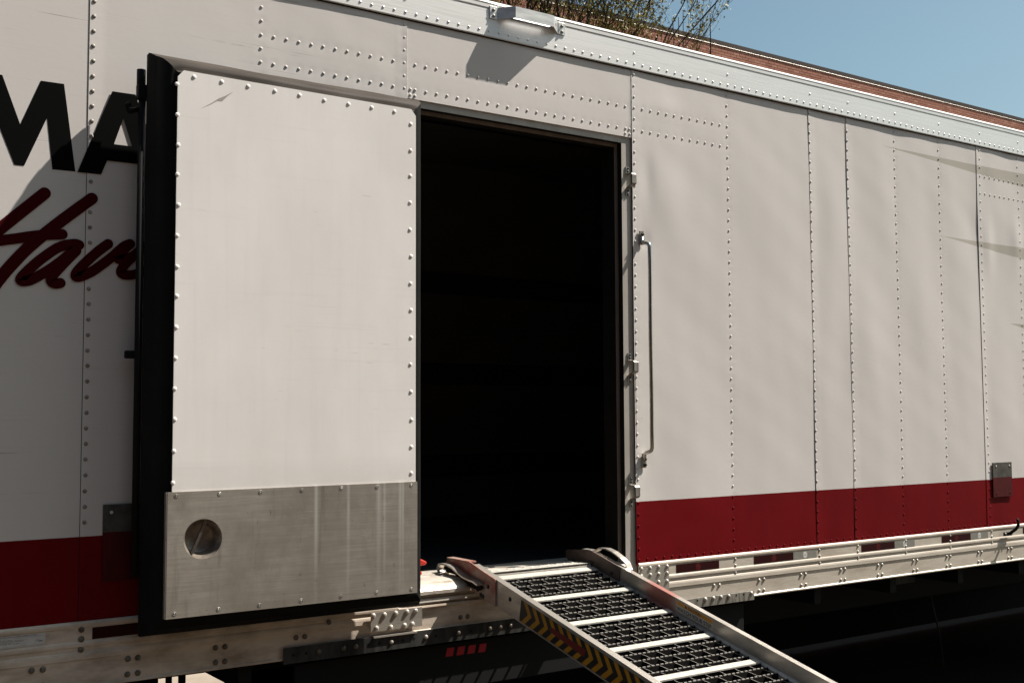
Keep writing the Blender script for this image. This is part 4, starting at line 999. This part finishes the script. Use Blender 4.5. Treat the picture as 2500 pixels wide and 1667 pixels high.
# ================================================================ BRICK BUILDING BEHIND
BY = 16.0; ZTOP = 7.885
bld = empty('brick_building', (25, 22, 0), 'long red brick building with dark brown roof coping behind the trailer', 'building')
b = MB(); b.box(-6, 75, BY+0.012, BY+0.4, -H, ZTOP-0.10); WALL = b.build('wall', 'mortar', bld)
MB().box(-6, 75, BY+0.4, BY+14, -H, ZTOP-0.30).build('roof_slab', 'mortar', bld)
b = MB(); b.extrude_x([(BY-0.017, ZTOP-0.118), (BY-0.017, ZTOP), (BY+0.45, ZTOP+0.01), (BY+0.45, ZTOP-0.11)], -6, 75, closed=True); COP = b.build('coping', 'coping', bld)
b = MB(); b.extrude_x([(BY-0.017, ZTOP-0.1185), (BY-0.022, ZTOP-0.125), (BY-0.022, ZTOP-0.131), (BY-0.009, ZTOP-0.131), (BY-0.009, ZTOP-0.1185)], -6, 75, closed=True); b.build('drip_edge', 'coping_edge', COP)
cells = []; bl, bh, jt = 0.203, 0.060, 0.010; z = ZTOP-0.136; r_ = 0
while z > ZTOP-1.35:
    x = 8.0+(bl+jt)/2*(r_ % 2)
    while x < 40:
        u, vv, w = project((x, BY, z)); cells.append((x, z, w, (1240 < u < 2520 and vv > -5))); x += bl+jt
    z -= bh+jt; r_ += 1
def vis_line(u): return 45+(u-1367)*0.2475     # roof line of the trailer
cand = []
for c_ in cells:
    u, vv, w = project((c_[0], BY, c_[1])); cand.append((0 if (1300 < u < 2500 and -5 < vv < vis_line(u)+4) else 1, w, c_))
cand.sort(key=lambda t: (t[0], t[1]))
bm0 = MB(); bm0.box(0, bl, -0.008, 0.02, -bh, 0); BR = [bm0.mesh('brick', 'brick', 0), bm0.mesh('brick', 'brick2', 0)]
rb = MB()
for i, (_, w, c_) in enumerate(cand):
    if i < 300:
        o = link('brick', BR[0 if random.random() < 0.7 else 1], WALL); o.location = (c_[0], BY+random.uniform(0, 0.004), c_[1]+H)
    else: rb.box(c_[0], c_[0]+bl, BY-0.008, BY+0.02, c_[1]-bh, c_[1], 0, 0 if random.random() < 0.7 else 1)
rb.build('brickwork', ['brick', 'brick2'], WALL, kind='stuff')
def brick_tex():
    m = bpy.data.materials.new('brick_courses'); m.use_nodes = True; k = NB(m); bb = k.n['Principled BSDF']
    t = k.n.new('ShaderNodeTexBrick'); cx = k.n.new('ShaderNodeCombineXYZ'); k.l.new(k.x, cx.inputs[0]); k.l.new(k.z, cx.inputs[1]); k.l.new(cx.outputs[0], t.inputs['Vector'])
    t.inputs['Scale'].default_value = 1; t.inputs['Brick Width'].default_value = 0.213; t.inputs['Row Height'].default_value = 0.07; t.inputs['Mortar Size'].default_value = 0.006
    t.inputs['Color1'].default_value = (0.235, 0.098, 0.066, 1); t.inputs['Color2'].default_value = (0.17, 0.066, 0.046, 1); t.inputs['Mortar'].default_value = (0.135, 0.068, 0.05, 1)
    k.l.new(t.outputs[0], bb.inputs['Base Color']); bb.inputs['Roughness'].default_value = 0.9; return m
BT = brick_tex()
b = MB(); b.box(-6, 75, BY, BY+0.01, -H, ZTOP-1.36); b.build('lower_brickwork', BT, bld)

# ================================================================ TREES BETWEEN TRAILER AND BUILDING
def tree(name, base, height, spread, seed, label, leafn=2600, stems=5, lean=(0, 0), group=None, trunk_r=0.09):
    rd = random.Random(seed); root = empty(name, (base[0], base[1], 0), label, 'tree', group)
    br_ = MB(); tips = []
    def grow(p, d, length, r, depth):
        n = 5; pts = [p]; rr = [r]; q = p.copy(); dd = d.copy()
        for i in range(n):
            dd = (dd+Vector((rd.gauss(0, .10), rd.gauss(0, .10), rd.gauss(0.04, .05)))).normalized(); q = q+dd*length/n; pts.append(q.copy()); rr.append(max(0.0022, r*(1-0.62*(i+1)/n)))
        br_.tube(pts, rr, 5 if depth > 1 else 7, caps=False)
        if depth >= 2:
            for i in range(1, n+1): tips.append((pts[i], dd))
        if depth >= 4 or length < 0.22: return
        k = rd.choice((3, 4)) if depth < 2 else rd.choice((2, 2, 3))
        for i in range(k):
            t = rd.uniform(0.30, 1.0); idx = min(n-1, int(t*n)); pp = pts[idx].lerp(pts[idx+1], t*n-idx)
            an = rd.uniform(0, 6.28); side = Vector((math.cos(an), math.sin(an), 0.35)).normalized()
            nd = (dd*rd.uniform(0.55, 1.0)+side*rd.uniform(0.45, 0.85)*spread).normalized()
            grow(pp, nd, length*rd.uniform(0.45, 0.68), max(0.0025, rr[idx]*rd.uniform(0.45, 0.62)), depth+1)
    b0 = Vector((base[0], base[1], -H)); ht = height*0.42
    tr_ = MB(); pts = [b0+Vector((lean[0]*i/4*0.3, lean[1]*i/4*0.3, ht*i/4)) for i in range(5)]
    tr_.tube(pts, [trunk_r*(1.15-0.12*i) for i in range(5)], 9); tr_.build('trunk', 'bark', root)
    for s_ in range(stems):
        an = 6.28*s_/stems+rd.uniform(-.4, .4); tilt = rd.uniform(0.10, 0.42)*spread
        d = Vector((math.cos(an)*tilt+lean[0]*0.1, math.sin(an)*tilt+lean[1]*0.1, 1)).normalized()
        st = pts[-1-(s_ % 2)]
        grow(st, d, (height*H0-(st.z+H))*rd.uniform(0.62, 0.86), trunk_r*rd.uniform(0.38, 0.55), 0)
    br_.build('branches', 'bark', root)
    lf = MB()
    for i in range(leafn):
        p, d = tips[rd.randrange(len(tips))]
        c0 = p+Vector((rd.gauss(0, .045), rd.gauss(0, .045), rd.gauss(0, .045))); s_ = rd.uniform(0.016, 0.040)
        u = Vector((rd.gauss(0, 1), rd.gauss(0, 1), rd.gauss(0, 1))).normalized(); w = u.cross(Vector((rd.gauss(0, 1), rd.gauss(0, 1), rd.gauss(0, 1)))).normalized()
        lf.add([c0-u*s_, c0+w*s_*0.5, c0+u*s_, c0-w*s_*0.5], [(0, 1, 2, 3)])
    lf.build('leaves', 'leaf', root, kind='stuff'); return root
H0 = 1.0
def at(px, y): q = W(px, 40, y); return (q.x, y)
GT = 'young trees behind the trailer'
tree('young_tree', at(1200, 9.2), 9.6, 0.9, 3, 'leftmost budding tree, mostly hidden behind the trailer roof and lamp', 5200, 6, group=GT)
tree('young_tree', at(1310, 9.8), 10.0, 0.8, 8, 'budding tree rising just right of the loading lamp', 7600, 6, group=GT)
tree('young_tree', at(1395, 9.0), 9.6, 0.8, 21, 'budding tree with dark stems against the brick parapet', 7600, 6, group=GT)
tree('young_tree', at(1462, 9.4), 9.0, 0.72, 34, 'rightmost budding tree reaching its branches into the blue sky', 6200, 6, group=GT)
def whips(name, px, y, heads, label, seed):
    rd = random.Random(seed); bx, by = at(px, y); root = empty(name, (bx, by, 0), label, 'sapling')
    st = MB(); tips = []
    for (tx, ty, r) in heads:
        tip = W(tx, ty, y); b0 = Vector((bx+rd.uniform(-.1, .1), y+rd.uniform(-.05, .05), -H)); pts = []
        for i in range(13):
            t = i/12; pts.append(Vector((b0.x+(tip.x-b0.x)*t**2.2+0.03*math.sin(t*7+seed), b0.y, b0.z+(tip.z-b0.z)*t)))
        st.tube(pts, [r*(1-0.80*i/12)+0.005 for i in range(13)], 5); tips += pts[9:]
    st.build('stems', 'bark', root); lf = MB()
    for i in range(60):
        c0 = rd.choice(tips)+Vector((rd.gauss(0, .05), rd.gauss(0, .05), rd.gauss(0, .2))); s_ = rd.uniform(0.01, 0.02)
        lf.add([c0+Vector((-s_, 0, 0)), c0+Vector((0, 0.3*s_, s_*.6)), c0+Vector((s_, 0, 0)), c0+Vector((0, -.3*s_, -s_*.6))], [(0, 1, 2, 3)])
    lf.build('leaves', 'leaf', root, kind='stuff')
whips('sapling', 1665, 11.5, [(1667, 33, 0.014), (1656, 45, 0.012), (1645, 55, 0.011), (1680, 78, 0.010)], 'cluster of thin bare shoots against the parapet right of the trees', 4)
whips('sapling', 1728, 11.5, [(1733, 24, 0.013), (1738, 40, 0.014)], 'single thin whip-like sapling standing apart at the right of the trees', 9)

# ================================================================ unseen building added across the yard, behind the camera, to block skylight
ob = empty('sky_blocker_building', (-20, -20, 0), 'unseen brick building added behind the camera to block skylight', 'building')
b = MB(); b.box(-70, 14, -30, -15, -H, 6.9); b.build('wall', BT, ob)
b = MB(); b.box(-70, -14, -29.9, -15.0, 7.11, 11.6); b.build('sky_blocker_upper', BT, ob)  # taller left part, added to block more skylight from that side
b = MB(); b.box(-70.2, 14.2, -30.2, -14.8, 6.901, 7.1); b.build('coping', 'coping', ob)
